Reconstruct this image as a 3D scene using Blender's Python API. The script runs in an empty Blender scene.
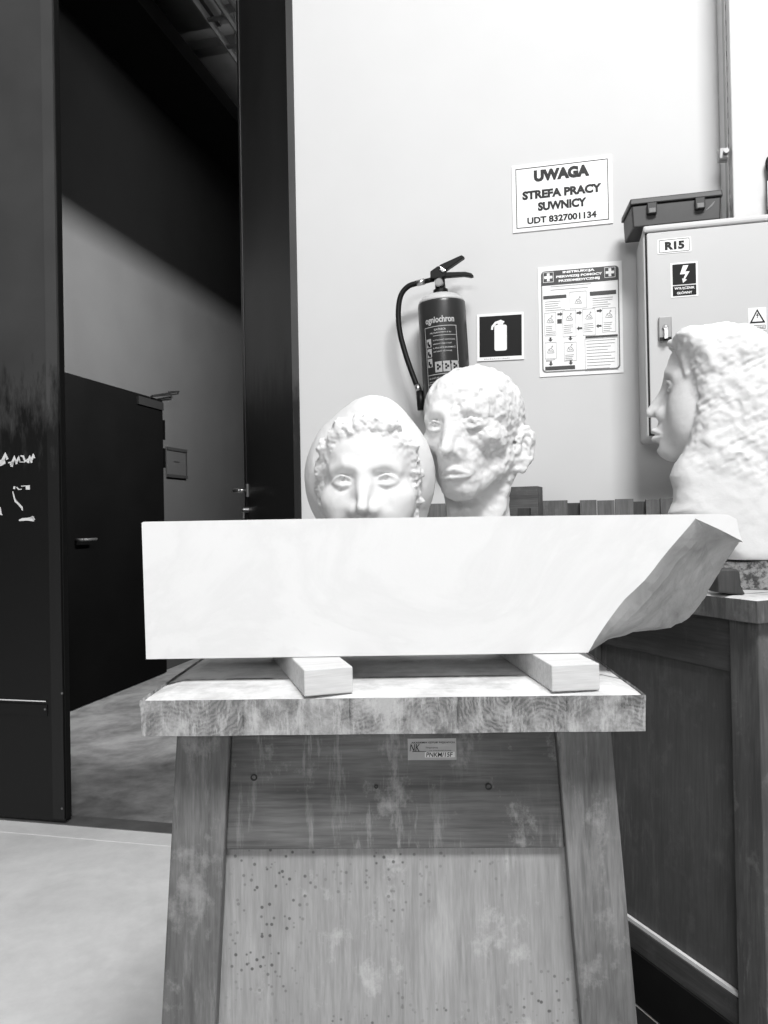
import bpy, bmesh, math, random
import numpy as np
from mathutils import Vector, Matrix
PI = math.pi
random.seed(7)
SC = bpy.context.scene
COL = SC.collection

# ------------------------------------------------------------------ camera, world, lights, exposure
F = 760.0; PITCH = 0.0075; ROLL = -0.019; CAMH = 1.08
PHI = 0.225            # the back wall is turned by this much: its right end is nearer
WALLD = 2.5
cam_d = bpy.data.cameras.new('camera'); cam = bpy.data.objects.new('camera', cam_d); COL.objects.link(cam)
cam_d.sensor_fit = 'VERTICAL'; cam_d.sensor_height = 24.0; cam_d.lens = F/1024*24
cam_d.clip_start = 0.02; cam_d.clip_end = 60
RC = Matrix.Rotation(PI/2+PITCH, 4, 'X') @ Matrix.Rotation(ROLL, 4, 'Z')
cam.matrix_world = Matrix.Translation((0, 0, CAMH)) @ RC
SC.camera = cam

w = bpy.data.worlds.new('hall_light'); SC.world = w; w.use_nodes = True
nt = w.node_tree; bgn = nt.nodes['Background']
tc = nt.nodes.new('ShaderNodeTexCoord'); sp = nt.nodes.new('ShaderNodeSeparateXYZ'); rp = nt.nodes.new('ShaderNodeValToRGB')
nt.links.new(tc.outputs['Generated'], sp.inputs[0]); nt.links.new(sp.outputs['Z'], rp.inputs[0])
nt.links.new(rp.outputs[0], bgn.inputs[0])
rp.color_ramp.elements[0].position = 0.0; rp.color_ramp.elements[0].color = (.05, .05, .05, 1)
rp.color_ramp.elements[1].position = 0.75; rp.color_ramp.elements[1].color = (.62, .62, .62, 1)
bgn.inputs[1].default_value = 0.42

def area(name, loc, target, sx, sy, power):
    l = bpy.data.lights.new(name, 'AREA'); l.shape = 'RECTANGLE'; l.size = sx; l.size_y = sy; l.energy = power
    o = bpy.data.objects.new(name, l); COL.objects.link(o); o.location = loc
    o.rotation_euler = (Vector(target)-Vector(loc)).to_track_quat('-Z', 'Y').to_euler()
    return o
area('hall_window_light', (-1.6, -6.0, 3.0), (-0.5, 3, 1.2), 2.6, 0.7, 110)
area('ceiling_lamp_light', (0.75, -1.2, 4.7), (0.1, 1.5, 0.9), 1.5, 1.0, 235)

vs = SC.view_settings
vs.view_transform = 'Standard'; vs.look = 'None'; vs.gamma = 1; vs.use_curve_mapping = False
vs.exposure = 0.20

# ------------------------------------------------------------------ measuring helpers
def ray(px, py):
    return (RC.to_3x3() @ Vector(((px-384)/F, (512-py)/F, -1)))
def P(px, py, Y):
    r = ray(px, py); p = r*(Y/r.y); p.z += CAMH; return p
D2 = Vector((math.cos(PHI), -math.sin(PHI), 0)); G2 = Vector((math.sin(PHI), math.cos(PHI), 0))
def hit(px, py, o, xd, t):
    """along / height on an upright plane through o whose direction is xd, pushed t towards the camera side"""
    n = Vector((xd.y, -xd.x, 0)); r = ray(px, py)
    k = ((Vector(o)+n*t).dot(n))/(r.x*n.x+r.y*n.y)
    p = r*k
    return (Vector((p.x, p.y, 0))-Vector((o[0], o[1], 0))).dot(xd), p.z+CAMH
WO = Vector((0, WALLD, 0))
def W(px, py, t=0.0): return hit(px, py, WO, D2, t)
def wallp(s, t, h): return WO + D2*s - G2*t + Vector((0, 0, h))
SO = WO + D2*(-2.25) + G2*2.9          # a point on the side wall of the next room
def S(px, py, t=0.0): return hit(px, py, SO, G2, t)

# ------------------------------------------------------------------ object helpers
def empty(name, label, cat, loc, rz=0.0, group=None, rx=0.0, ry=0.0):
    o = bpy.data.objects.new(name, None); COL.objects.link(o)
    o.empty_display_size = .05
    o.location = loc; o.rotation_euler = (rx, ry, rz)
    o['label'] = label; o['category'] = cat
    if group: o['group'] = group
    return o
def tag(o, label, cat, group=None):
    o['label'] = label; o['category'] = cat
    if group: o['group'] = group
    return o
def obj(name, bm, m, parent=None, loc=None, rz=0.0, smooth=False, label=None, kind=None, bev=0.0):
    if isinstance(bm, bmesh.types.BMesh):
        me = bpy.data.meshes.new(name)
        bmesh.ops.recalc_face_normals(bm, faces=bm.faces)
        bm.to_mesh(me); bm.free()
    else: me = bm
    me.name = name
    for x in (m if isinstance(m, (list, tuple)) else [m]): me.materials.append(x)
    if smooth:
        me.polygons.foreach_set('use_smooth', [True]*len(me.polygons))
    o = bpy.data.objects.new(name, me); COL.objects.link(o)
    if loc is not None: o.location = loc
    o.rotation_euler = (0, 0, rz)
    if parent: o.parent = parent
    if label: o['label'] = label
    if kind: o['kind'] = kind
    if bev:
        b = o.modifiers.new('bevel', 'BEVEL'); b.width = bev; b.segments = 2; b.limit_method = 'ANGLE'
    return o
def struct(name, bm, m, parent=None, **k): return obj(name, bm, m, parent, kind=None if parent else 'structure', **k)
def box(bm, x0, x1, y0, y1, z0, z1):
    v = [bm.verts.new(c) for c in [(x0,y0,z0),(x1,y0,z0),(x1,y1,z0),(x0,y1,z0),(x0,y0,z1),(x1,y0,z1),(x1,y1,z1),(x0,y1,z1)]]
    for f in ((0,3,2,1),(4,5,6,7),(0,1,5,4),(1,2,6,5),(2,3,7,6),(3,0,4,7)): bm.faces.new([v[i] for i in f])
def BX(*a):
    bm = bmesh.new(); box(bm, *a); return bm
def hexa(bm, pts):
    v = [bm.verts.new(c) for c in pts]
    for f in ((0,3,2,1),(4,5,6,7),(0,1,5,4),(1,2,6,5),(2,3,7,6),(3,0,4,7)): bm.faces.new([v[i] for i in f])
def prism(bm, pts, y0, y1):
    """polygon given as (x,z), between y0 and y1"""
    a = [bm.verts.new((x, y0, z)) for x, z in pts]; b = [bm.verts.new((x, y1, z)) for x, z in pts]
    bm.faces.new(a); bm.faces.new(b[::-1]); n = len(pts)
    for i in range(n): bm.faces.new([a[i], b[i], b[(i+1) % n], a[(i+1) % n]])
def rrect(x0, z0, x1, z1, r, n=5):
    out = []
    for cx, cz, a0 in ((x1-r, z1-r, 0), (x0+r, z1-r, 90), (x0+r, z0+r, 180), (x1-r, z0+r, 270)):
        for k in range(n+1):
            a = math.radians(a0+90*k/n); out.append((cx+r*math.cos(a), cz+r*math.sin(a)))
    return out
def ring(bm, outer, inner, y0, y1):
    n = len(outer)
    vs_ = [[bm.verts.new((x, y, z)) for x, z in pl] for pl, y in ((outer, y0), (inner, y0), (outer, y1), (inner, y1))]
    for i in range(n):
        j = (i+1) % n
        bm.faces.new([vs_[0][i], vs_[0][j], vs_[1][j], vs_[1][i]]); bm.faces.new([vs_[2][i], vs_[3][i], vs_[3][j], vs_[2][j]])
        bm.faces.new([vs_[0][i], vs_[2][i], vs_[2][j], vs_[0][j]]); bm.faces.new([vs_[1][i], vs_[1][j], vs_[3][j], vs_[3][i]])
def tube(bm, pts, r, n=12, cap=True):
    pts = [Vector(p) for p in pts]; rs = r if isinstance(r, (list, tuple)) else [r]*len(pts)
    rings = []; up = Vector((0, 0, 1)); prev = None
    for i, p in enumerate(pts):
        t = (pts[min(i+1, len(pts)-1)]-pts[max(i-1, 0)]).normalized()
        if prev is None:
            a = t.orthogonal().normalized()
        else:
            a = (prev - t*prev.dot(t)).normalized()
        prev = a; b = t.cross(a)
        rings.append([bm.verts.new(p+(a*math.cos(2*PI*k/n)+b*math.sin(2*PI*k/n))*rs[i]) for k in range(n)])
    for i in range(len(rings)-1):
        for k in range(n): bm.faces.new([rings[i][k], rings[i][(k+1) % n], rings[i+1][(k+1) % n], rings[i+1][k]])
    if cap: bm.faces.new(rings[0][::-1]); bm.faces.new(rings[-1])
def spline(pts, n=8):
    pts = [Vector(p) for p in pts]; P_ = [pts[0]*2-pts[1]]+pts+[pts[-1]*2-pts[-2]]; out = []
    for i in range(1, len(P_)-2):
        for k in range(n):
            t = k/n; a, b, c, d = P_[i-1], P_[i], P_[i+1], P_[i+2]
            out.append(.5*((2*b)+(c-a)*t+(2*a-5*b+4*c-d)*t*t+(-a+3*b-3*c+d)*t**3))
    out.append(pts[-1]); return out
def lathe(bm, prof, n=40, c=(0, 0)):
    rings = [[bm.verts.new((c[0]+r*math.cos(2*PI*k/n), c[1]+r*math.sin(2*PI*k/n), z)) for k in range(n)] for r, z in prof]
    for i in range(len(rings)-1):
        for k in range(n): bm.faces.new([rings[i][k], rings[i][(k+1) % n], rings[i+1][(k+1) % n], rings[i+1][k]])
    bm.faces.new(rings[0][::-1]); bm.faces.new(rings[-1])
FONTS = {}
def text_into(bm, s, x0, z0, x1, z1, y, bold=0.0, th=0.0006, slant=0.0, fmap=None):
    cu = bpy.data.curves.new('t', 'FONT'); cu.body = s; cu.size = 1; cu.offset = bold; cu.shear = slant; cu.resolution_u = 3
    o = bpy.data.objects.new('t', cu); COL.objects.link(o)
    bpy.context.view_layer.update()
    dg = bpy.context.evaluated_depsgraph_get()
    me = bpy.data.meshes.new_from_object(o.evaluated_get(dg))
    bpy.data.objects.remove(o); bpy.data.curves.remove(cu)
    co = [v.co.copy() for v in me.vertices]
    if not co: return
    ax, bx = min(c.x for c in co), max(c.x for c in co); az, bz = min(c.y for c in co), max(c.y for c in co)
    vsx = []
    for c in co:
        u = x0+(c.x-ax)/(bx-ax)*(x1-x0); v = z0+(c.y-az)/(bz-az)*(z1-z0)
        vsx.append(bm.verts.new(fmap(u, v) if fmap else (u, y, v)))
    for p in me.polygons:
        try: bm.faces.new([vsx[i] for i in p.vertices])
        except ValueError: pass
    bpy.data.meshes.remove(me)
def noise_verts(bm, amp, scale, seed=0.0):
    from mathutils import noise
    bm.normal_update()
    ofs = Vector((seed, seed*1.7, seed*.3))
    mv = [(v, v.normal*amp*(noise.fractal(v.co*scale+ofs, 1.0, 2.0, 4))) for v in bm.verts]
    for v, d in mv: v.co += d

# ------------------------------------------------------------------ materials
def g3(v): return (v, v, v, 1)
class NT:
    def __init__(s, name):
        s.m = bpy.data.materials.new(name); s.m.use_nodes = True; s.t = s.m.node_tree
        s.b = s.t.nodes['Principled BSDF']; s.tc = s.t.nodes.new('ShaderNodeTexCoord')
        s.co = s.tc.outputs['Object']
    def n(s, kind, **k):
        nd = s.t.nodes.new('ShaderNode'+kind)
        for a, b in k.items(): setattr(nd, a, b)
        return nd
    def l(s, a, b): s.t.links.new(a, b)
    def map(s, sc, loc=(0, 0, 0), rot=(0, 0, 0), src=None):
        m = s.n('Mapping'); m.inputs['Scale'].default_value = sc; m.inputs['Location'].default_value = loc; m.inputs['Rotation'].default_value = rot
        s.l(src or s.co, m.inputs[0]); return m.outputs[0]
    def noise(s, vec, scale=1, detail=4, rough=.55, dist=0):
        x = s.n('TexNoise'); x.inputs['Scale'].default_value = scale; x.inputs['Detail'].default_value = detail
        x.inputs['Roughness'].default_value = rough; x.inputs['Distortion'].default_value = dist
        s.l(vec, x.inputs['Vector']); return x.outputs['Fac']
    def ramp(s, fac, *st):
        r = s.n('ValToRGB'); e = r.color_ramp.elements
        while len(e) < len(st): e.new(.5)
        for el, (p, v) in zip(e, st): el.position = p; el.color = g3(v)
        s.l(fac, r.inputs[0]); return r.outputs[0]
    def mix(s, fac, a, b, mode='MIX'):
        m = s.n('Mix'); m.data_type = 'RGBA'; m.blend_type = mode
        for v, i in ((fac, 0), (a, 6), (b, 7)):
            if hasattr(v, 'links'): s.l(v, m.inputs[i])
            else: m.inputs[i].default_value = v if i == 0 else g3(v)
        return m.outputs[2]
    def math(s, op, a, b=0.0):
        m = s.n('Math'); m.operation = op
        for v, i in ((a, 0), (b, 1)):
            if hasattr(v, 'links'): s.l(v, m.inputs[i])
            else: m.inputs[i].default_value = v
        return m.outputs[0]
    def out(s, col, rough=.6, bump=None, bs=.3, bd=.002, metal=0, spec=.5):
        if hasattr(col, 'links'): s.l(col, s.b.inputs['Base Color'])
        else: s.b.inputs['Base Color'].default_value = g3(col)
        if hasattr(rough, 'links'): s.l(rough, s.b.inputs['Roughness'])
        else: s.b.inputs['Roughness'].default_value = rough
        s.b.inputs['Metallic'].default_value = metal; s.b.inputs['Specular IOR Level'].default_value = spec
        if bump is not None:
            bn = s.n('Bump'); bn.inputs['Strength'].default_value = bs; bn.inputs['Distance'].default_value = bd
            s.l(bump, bn.inputs['Height']); s.l(bn.outputs[0], s.b.inputs['Normal'])
        return s.m
def plain(name, v, rough=.5, var=.1, scale=8, metal=0, spec=.5, bs=.1):
    t = NT(name); f = t.noise(t.map((1, 1, 1)), scale, 5)
    return t.out(t.ramp(f, (.3, v*(1-var)), (.7, v*(1+var))), rough, f, bs, .002, metal, spec)
def wood(name, dark, light, axis='Z', stain=.0, stainv=.6, spots=0.0, scale=1.0, rough=.65, drips=.0, seed=0.0, blot=.5):
    t = NT(name); k = {'X': (1.2, 22, 22), 'Y': (22, 1.2, 22), 'Z': (22, 22, 1.2)}[axis]
    v = t.map(tuple(a*scale for a in k), (seed, seed*2, seed*3))
    a = t.noise(v, 2.2, 6, .6, .6); b = t.noise(t.map((3, 3, 3), (seed, 1, seed)), 1.6, 4, .6)
    fine = t.noise(t.map(tuple(x*4 for x in k)), 2, 3, .7)
    c = t.ramp(a, (.22, dark), (.72, light))
    c = t.mix(.35, c, t.ramp(fine, (.35, dark*.7), (.65, light*1.1)))
    c = t.mix(t.ramp(b, (.38, blot), (.62, 0.0)), c, dark*.8)
    if stain:
        s1 = t.noise(t.map((9, 9, 7), (3+seed, 1, 2)), 2.0, 8, .7)
        c = t.mix(t.ramp(s1, (.55, 0), (.55+.12, stain)), c, stainv)
    if drips:
        s2 = t.noise(t.map((38, 38, 5), (seed, 5, 2)), 1.2, 7, .72); s3 = t.noise(t.map((3, 3, 2.5), (seed, 9, 2)), 1.6, 3)
        fac = t.mix(1.0, t.ramp(s2, (.53, 0), (.68, drips)), t.ramp(s3, (.42, 0), (.6, 1)), 'MULTIPLY')
        c = t.mix(fac, c, stainv)
    if spots:
        vo = t.n('TexVoronoi'); vo.inputs['Scale'].default_value = 105; t.l(t.map((1, 1, 1), (seed, 0, 0)), vo.inputs['Vector'])
        m1 = t.ramp(vo.outputs['Distance'], (.16, spots), (.26, 0))
        m2 = t.ramp(t.noise(t.map((4, 4, 4), (2, 7, 1)), 1.7, 3), (.5, 0), (.62, 1))
        c = t.mix(t.mix(1.0, m1, m2, 'MULTIPLY'), c, dark*.35)
    return t.out(c, rough, t.mix(.5, a, fine), .35, .0015, 0, .35)
def marble(name, v=.82, rough=.45, vein=.15, bump=.12, bscale=60, pit=0.0):
    t = NT(name); n0 = t.noise(t.map((2.2, 2.2, 3.5), (.3, .7, .1), (0, .5, .2)), 1.6, 7, .6, 1.4)
    c = t.ramp(n0, (.40, v), (.5, v*(1-vein)), (.56, v), (.8, v*(1-vein*.4)))
    b = t.noise(t.map((1, 1, 1)), bscale, 6, .65)
    if pit:
        p = t.noise(t.map((1, 1, 1), (4, 4, 4)), 34, 5, .7)
        c = t.mix(t.ramp(p, (.30, pit), (.42, 0)), c, v*.45)
    return t.out(c, rough, b, bump, .002, 0, .4)

M_wall = plain('painted_wall', .62, .75, .012, 5, bs=.03, spec=.2)
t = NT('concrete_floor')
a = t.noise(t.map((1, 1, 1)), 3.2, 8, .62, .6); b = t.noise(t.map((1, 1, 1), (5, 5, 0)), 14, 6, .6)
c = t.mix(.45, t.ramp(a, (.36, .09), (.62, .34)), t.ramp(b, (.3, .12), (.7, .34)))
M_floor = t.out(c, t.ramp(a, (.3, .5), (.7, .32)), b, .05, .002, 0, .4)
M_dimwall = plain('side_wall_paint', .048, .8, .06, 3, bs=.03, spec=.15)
def gate_paint(name, v, low, hgt):      # lower part painted over in black, ragged upper edge
    t = NT(name); sx = t.n('SeparateXYZ'); t.l(t.co, sx.inputs[0])
    n1 = t.noise(t.map((9, 9, 2.2)), 2.4, 6, .7); n2 = t.noise(t.map((1, 1, 1)), 2.5, 5)
    zz_ = t.math('ADD', sx.outputs['Z'], t.math('MULTIPLY', t.math('SUBTRACT', n1, .5), 1.0))
    fac = t.ramp(t.math('DIVIDE', zz_, 4.0), ((hgt-.12)/4, 0), ((hgt+.12)/4, 1))
    c = t.mix(fac, low, t.ramp(n2, (.3, v*.8), (.7, v*1.2)))
    return t.out(c, .45, n2, .04, .002, 0, .35)
M_gate = gate_paint('dark_gate_paint', .050, .005, 1.5)
M_edge = gate_paint('gate_edge_strip', .060, .012, 1.5)
M_gateleaf = gate_paint('dark_leaf_paint', .040, .006, 1.62)
M_blackdoor = plain('black_door_paint', .0025, .7, .2, 3, spec=.03, bs=.02)
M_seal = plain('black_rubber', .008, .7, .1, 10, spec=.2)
M_steel = plain('bright_steel', .55, .3, .1, 30, metal=1)
M_dsteel = plain('dull_steel', .22, .45, .2, 12, metal=.6)
M_soffit = plain('dark_beam', .012, .8, .2, 3, spec=.1)
M_ceil = plain('grey_ceiling', .25, .8, .2, 2, spec=.2)
M_duct = plain('duct_metal', .20, .5, .15, 3, metal=.3)
M_scuff = plain('white_scuff', .7, .8, .1, 20)
M_col = plain('concrete_pillar_white', .66, .8, .07, 9, bs=.08, spec=.2)
M_white = plain('white_plate', .84, .35, .01, 5)
M_ink = plain('black_ink', .012, .5, .1, 5, spec=.25)
M_grey = plain('grey_ink', .16, .5, .1, 5)
M_lgrey = plain('pale_print', .28, .5, .1, 5)
M_dgreen = plain('dark_sign_field', .010, .6, .1, 5, spec=.2)
M_cab = plain('cabinet_grey_enamel', .52, .45, .01, 6, bs=.02)
M_cabrim = plain('cabinet_rim_enamel', .56, .45, .01, 6, bs=.02)
M_gap = plain('door_gap_gasket', .02, .8, .1, 6)
M_tool = plain('toolbox_plastic', .018, .5, .25, 14, bs=.1)
M_toolface = plain('toolbox_front_plastic', .030, .5, .35, 9, bs=.1)
M_ext = plain('extinguisher_enamel', .028, .3, .05, 10, bs=.0, spec=.4)
M_rub = plain('black_plastic', .006, .45, .1, 10, spec=.25)
M_plaster_w = marble('smooth_plaster', .68, .7, .03, .25, 70, .0)
M_plaster_m = marble('rough_plaster', .68, .75, .05, .5, 55, .25)
M_slab = marble('white_marble', .71, .5, .05, .1, 60, 0)
M_marr = marble('carved_marble', .70, .6, .06, .5, 45, .15)
t = NT('broken_marble'); n0 = t.noise(t.map((6, 6, 9), (0, 0, 0), (.3, .6, 0)), 1.5, 8, .65, 1.0)
M_break = t.out(t.ramp(n0, (.3, .26), (.7, .50)), .7, t.noise(t.map((1, 1, 1)), 26, 8, .65), .5, .004, 0, .3)
t = NT('granite'); n0 = t.noise(t.map((1, 1, 1)), 95, 5, .7); n1 = t.noise(t.map((1, 1, 1)), 22, 6, .7)
M_gran = t.out(t.mix(.35, t.ramp(n0, (.42, .04), (.56, .75)), t.ramp(n1, (.35, .2), (.65, .6))), .85, n0, .9, .004)
M_post = wood('bench_post_wood', .065, .24, 'Z', .35, .42, 0, 1, drips=.3, seed=1.3)
M_rail = wood('bench_rail_wood', .04, .19, 'X', .45, .40, 0, 1, drips=.6, seed=2.1)
M_panel = wood('bench_panel_wood', .21, .37, 'Z', .55, .52, .9, .6, drips=.45, seed=3.7, blot=.3)
M_post2 = wood('dark_post_wood', .045, .13, 'Z', .25, .30, 0, 1, drips=.5, seed=4.3)
M_rail2 = wood('dark_rail_wood', .035, .085, 'Y', .10, .25, 0, 1, seed=5.1)
M_panel2 = wood('dark_panel_wood', .060, .095, 'Z', .12, .25, 0, .5, drips=.35, seed=6.2)
M_block = wood('pale_block_wood', .50, .66, 'X', 0, .6, 0, 1.2, seed=7.7, blot=.1)
M_pallet = wood('old_pallet_wood', .07, .20, 'Z', .2, .3, 0, 1, seed=8.8)
M_wedge = wood('dark_wedge_wood', .03, .09, 'Z', .1, .2, 0, 1, seed=9.4)
# dusty top of the bench boards (dust, with a dark gap between two boards running across)
t = NT('dusty_board_top')
v = t.noise(t.map((1.2, 20, 20)), 2.5, 6, .6, .5); s1 = t.noise(t.map((5, 5, 5), (1, 4, 2)), 2, 6, .7)
c = t.mix(t.ramp(s1, (.40, .15), (.62, .9)), t.ramp(v, (.3, .30), (.65, .50)), .74)
sx = t.n('SeparateXYZ'); t.l(t.co, sx.inputs[0])
wob = t.math('MULTIPLY', t.math('SUBTRACT', t.noise(t.map((1, 1, 1)), 14, 5, .7), .5), .012)
dist = t.math('ABSOLUTE', t.math('ADD', t.math('ADD', sx.outputs['Y'], .195), wob), 0)
gap = t.ramp(dist, (.0015, 1), (.005, 0))
gm = t.ramp(t.noise(t.map((6, 6, 6)), 3, 3), (.36, 0), (.46, 1))
M_dust = t.out(t.mix(t.mix(1.0, gap, gm, 'MULTIPLY'), c, .04), .8, s1, .15, .002, 0, .2)
# sawn end of the laminated top: growth rings, glued strips, plaster smears
t = NT('end_grain')
sx = t.n('SeparateXYZ'); t.l(t.co, sx.inputs[0])
cell = t.math('FLOOR', t.math('DIVIDE', t.math('ADD', sx.outputs['X'], .3), .063))
wn = t.n('TexWhiteNoise'); wn.noise_dimensions = '1D'; t.l(cell, wn.inputs['W'])
fx = t.math('SUBTRACT', t.math('ADD', sx.outputs['X'], .3), t.math('MULTIPLY', cell, .063))
sep = t.n('SeparateColor'); t.l(wn.outputs['Color'], sep.inputs[0])
cxv = t.math('SUBTRACT', fx, t.math('MULTIPLY', sep.outputs[0], .06))
czv = t.math('SUBTRACT', t.math('SUBTRACT', sx.outputs['Z'], .80), t.math('MULTIPLY', sep.outputs[1], .13))
cb = t.n('CombineXYZ'); t.l(cxv, cb.inputs[0]); t.l(czv, cb.inputs[2])
wv = t.n('TexWave'); wv.wave_type = 'RINGS'; wv.rings_direction = 'Y'; wv.inputs['Scale'].default_value = 60
wv.inputs['Distortion'].default_value = 7; wv.inputs['Detail'].default_value = 4; wv.inputs['Detail Scale'].default_value = 1.6
t.l(cb.outputs[0], wv.inputs['Vector'])
c = t.ramp(wv.outputs['Fac'], (.2, .10), (.8, .20))
c = t.mix(t.ramp(sep.outputs[2], (0, .0), (1, .7)), c, .20)
edge = t.ramp(fx, (0, 1), (.0018, 0)); c = t.mix(edge, c, .04)
s1 = t.noise(t.map((13, 13, 11), (3, 1, 2)), 1.6, 9, .72); s2 = t.noise(t.map((7, 7, 7), (1, 1, 2)), 1.6, 5, .6)
c = t.mix(t.ramp(s2, (.45, 0), (.6, .6)), c, .11); c = t.mix(t.ramp(s1, (.44, 0), (.62, .85)), c, .42); c = t.mix(t.ramp(t.noise(t.map((60, 60, 14)), 1.5, 8, .75), (.5, 0), (.62, .6)), c, .50)
M_end = t.out(c, .8, s1, .5, .003, 0, .2)

# ------------------------------------------------------------------ the setting

t = NT('light_concrete')
a = t.noise(t.map((1, 1, 1)), 2.6, 8, .6, .8); b = t.noise(t.map((1, 1, 1), (5, 5, 0)), 17, 6, .65)
M_floor1 = t.out(t.mix(.45, t.ramp(a, (.32, .56), (.66, .80)), t.ramp(b, (.3, .58), (.7, .78))), .45, b, .05, .002, 0, .35)
def wallbox(s0, s1, t0, t1, h0, h1):
    bm = bmesh.new()
    pts = [wallp(s, t_, h) for h in (h0, h1) for s, t_ in ((s0, t1), (s1, t1), (s1, t0), (s0, t0))]
    hexa(bm, pts); return bm
GTOP = 4.3
struct('floor', wallbox(-4.6, 4.2, .02, 9.5, -.12, 0), M_floor1)
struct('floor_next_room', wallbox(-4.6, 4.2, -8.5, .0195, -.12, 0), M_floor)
bm = wallbox(-.285, 3.6, -.22, 0, 0, 5.2)
struct('wall_back', bm, M_wall)
struct('wall_lintel', wallbox(-4.6, -.2851, -.22, 0, GTOP, 5.2), M_wall)
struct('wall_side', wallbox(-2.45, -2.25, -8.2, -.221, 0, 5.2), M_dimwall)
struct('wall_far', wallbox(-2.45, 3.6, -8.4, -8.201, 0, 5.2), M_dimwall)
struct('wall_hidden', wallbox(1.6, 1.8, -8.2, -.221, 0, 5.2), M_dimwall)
struct('ceiling', wallbox(-2.249, 1.599, -8.2, -.221, 4.75, 4.85), M_ceil)
# unseen lamp added to wash the side wall; its flat shade makes the cutoff
def wash():
    o = WO + D2*-.1 + G2*1.45
    l = bpy.data.lights.new('added_strip_light', 'AREA'); l.shape = 'RECTANGLE'; l.size = .8; l.size_y = .055; l.energy = 190
    ob = bpy.data.objects.new('added_strip_light', l); COL.objects.link(ob); ob.location = o+Vector((0, 0, 2.71))
    ob.rotation_euler = (-D2).to_track_quat('-Z', 'Y').to_euler()
    ob.matrix_world = Matrix.Translation(ob.location) @ Matrix((tuple(G2)+(0,), (0, 0, 1, 0), tuple(D2)+(0,), (0, 0, 0, 1))).transposed().to_4x4()
    e = empty('added_strip_lamp', 'unseen strip lamp added in the next room, its flat shade cutting the light', 'lamp', o+Vector((0, 0, 2.6)), PI/2-PHI)
    obj('shade', BX(-.42, .9, -.01, .42, .150, .162), M_soffit, e); obj('housing', BX(-.42, .9, -.06, -.011, .05, .162), M_dsteel, e)
    bm = bmesh.new(); tube(bm, [(-.35, -.03, .1625), (-.35, -.03, 2.58)], .01, 8); obj('suspension_rod', bm, M_dsteel, e)
    bm = bmesh.new(); tube(bm, [(.6, -.03, .1625), (.6, -.03, 2.58)], .01, 8); obj('suspension_rod', bm, M_dsteel, e)
wash()
ul = area('added_ceiling_fill', WO+D2*-.6+G2*2.9+Vector((0, 0, 4.18)), WO+D2*-1.0+G2*3.4+Vector((0, 0, 5.2)), .5, 1.6, 20)  # unseen uplight without a fitting, added to brighten the ceiling
ul.rotation_euler = (PI, 0, -PHI)
# pillar at the right
s0, _ = W(731.5, 120, .16)
struct('wall_pillar', wallbox(s0, s0+.75, .0, .16, 0, 4.6), M_col, bev=.004)
# steel frame round the gateway
bm = wallbox(-.308, -.2855, -.10, .006, 0, GTOP)
struct('trim_1', bm, M_edge)
# guide rail in the floor under the gate and the joint in the concrete
a0 = wallp(-2.6, .02, 0); bm = bmesh.new()
hexa(bm, [wallp(s, t_, h) for h in (-.01, .003) for s, t_ in ((-2.6, .035), (-.1, .035), (-.1, -.045), (-2.6, -.045))])
struct('trim_2', bm, M_dsteel)
bm = bmesh.new(); hexa(bm, [wallp(s, t_, h) for h in (-.01, .0012) for s, t_ in ((-3.2, .128), (3, .128), (3, .122), (-3.2, .122))])
struct('trim_3', bm, M_scuff)

# door_1: the shut left gate leaf, in the plane of the wall
GW = (0, 0, 0)
d1 = empty('door_1', 'x', 'door', wallp(-1.187, 0, 0), -PHI); del d1['label']; del d1['category']; d1['kind'] = 'structure'
obj('gate_panel', BX(-1.6, 0, -.03, .0, .012, GTOP-.01), M_gate, d1)
bm = bmesh.new(); box(bm, -.048, -.001, -.0345, -.0305, .02, GTOP-.02); obj('edge_strip', bm, M_edge, d1, label='slightly lighter upright strip')
bm = bmesh.new(); box(bm, .0005, .004, -.026, .0, .02, GTOP-.02); obj('seal', bm, M_seal, d1)
def D1(px, py): s, h = W(px, py, .03); return s+1.187, h
bm = bmesh.new(); x, h = D1(0, 706); box(bm, -1.6, -.066, -.0335, -.0301, h-.028, h+.012); obj('crossbar', bm, M_gate, d1)
bm = bmesh.new(); x, h = D1(0, 699); box(bm, -1.6, -.07, -.0345, -.0336, h-.003, h+.001); obj('scratch', bm, M_scuff, d1, label='thin white scratched line')
bm = bmesh.new()
for px, py in ((46, 709), (63, 693), (63, 808), (44, 830)):
    x, h = D1(px, py); lathe_pts = [(x+.004*math.cos(a*PI/4), h+.004*math.sin(a*PI/4)) for a in range(8)]
    prism(bm, lathe_pts, -.037, -.033)
obj('rivet', bm, M_dsteel, d1)
bm = bmesh.new()
def stroke(bm, pts, wd, fn, y0, y1):
    q = [Vector(fn(*p)) for p in pts]; wd = wd if isinstance(wd, (list, tuple)) else [wd]*len(q)
    L_, R_ = [], []
    for i, p in enumerate(q):
        t_ = (q[min(i+1, len(q)-1)]-q[max(i-1, 0)]).normalized(); n_ = Vector((-t_.y, t_.x))
        L_.append(p+n_*wd[i]/2); R_.append(p-n_*wd[i]/2)
    for i in range(len(q)-1):
        a = [(v.x, v.y) for v in (L_[i], L_[i+1], R_[i+1], R_[i])]; prism(bm, a, y0, y1)
def Z6(x, y): return (x/7.68, 440+y/7.68)
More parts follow.
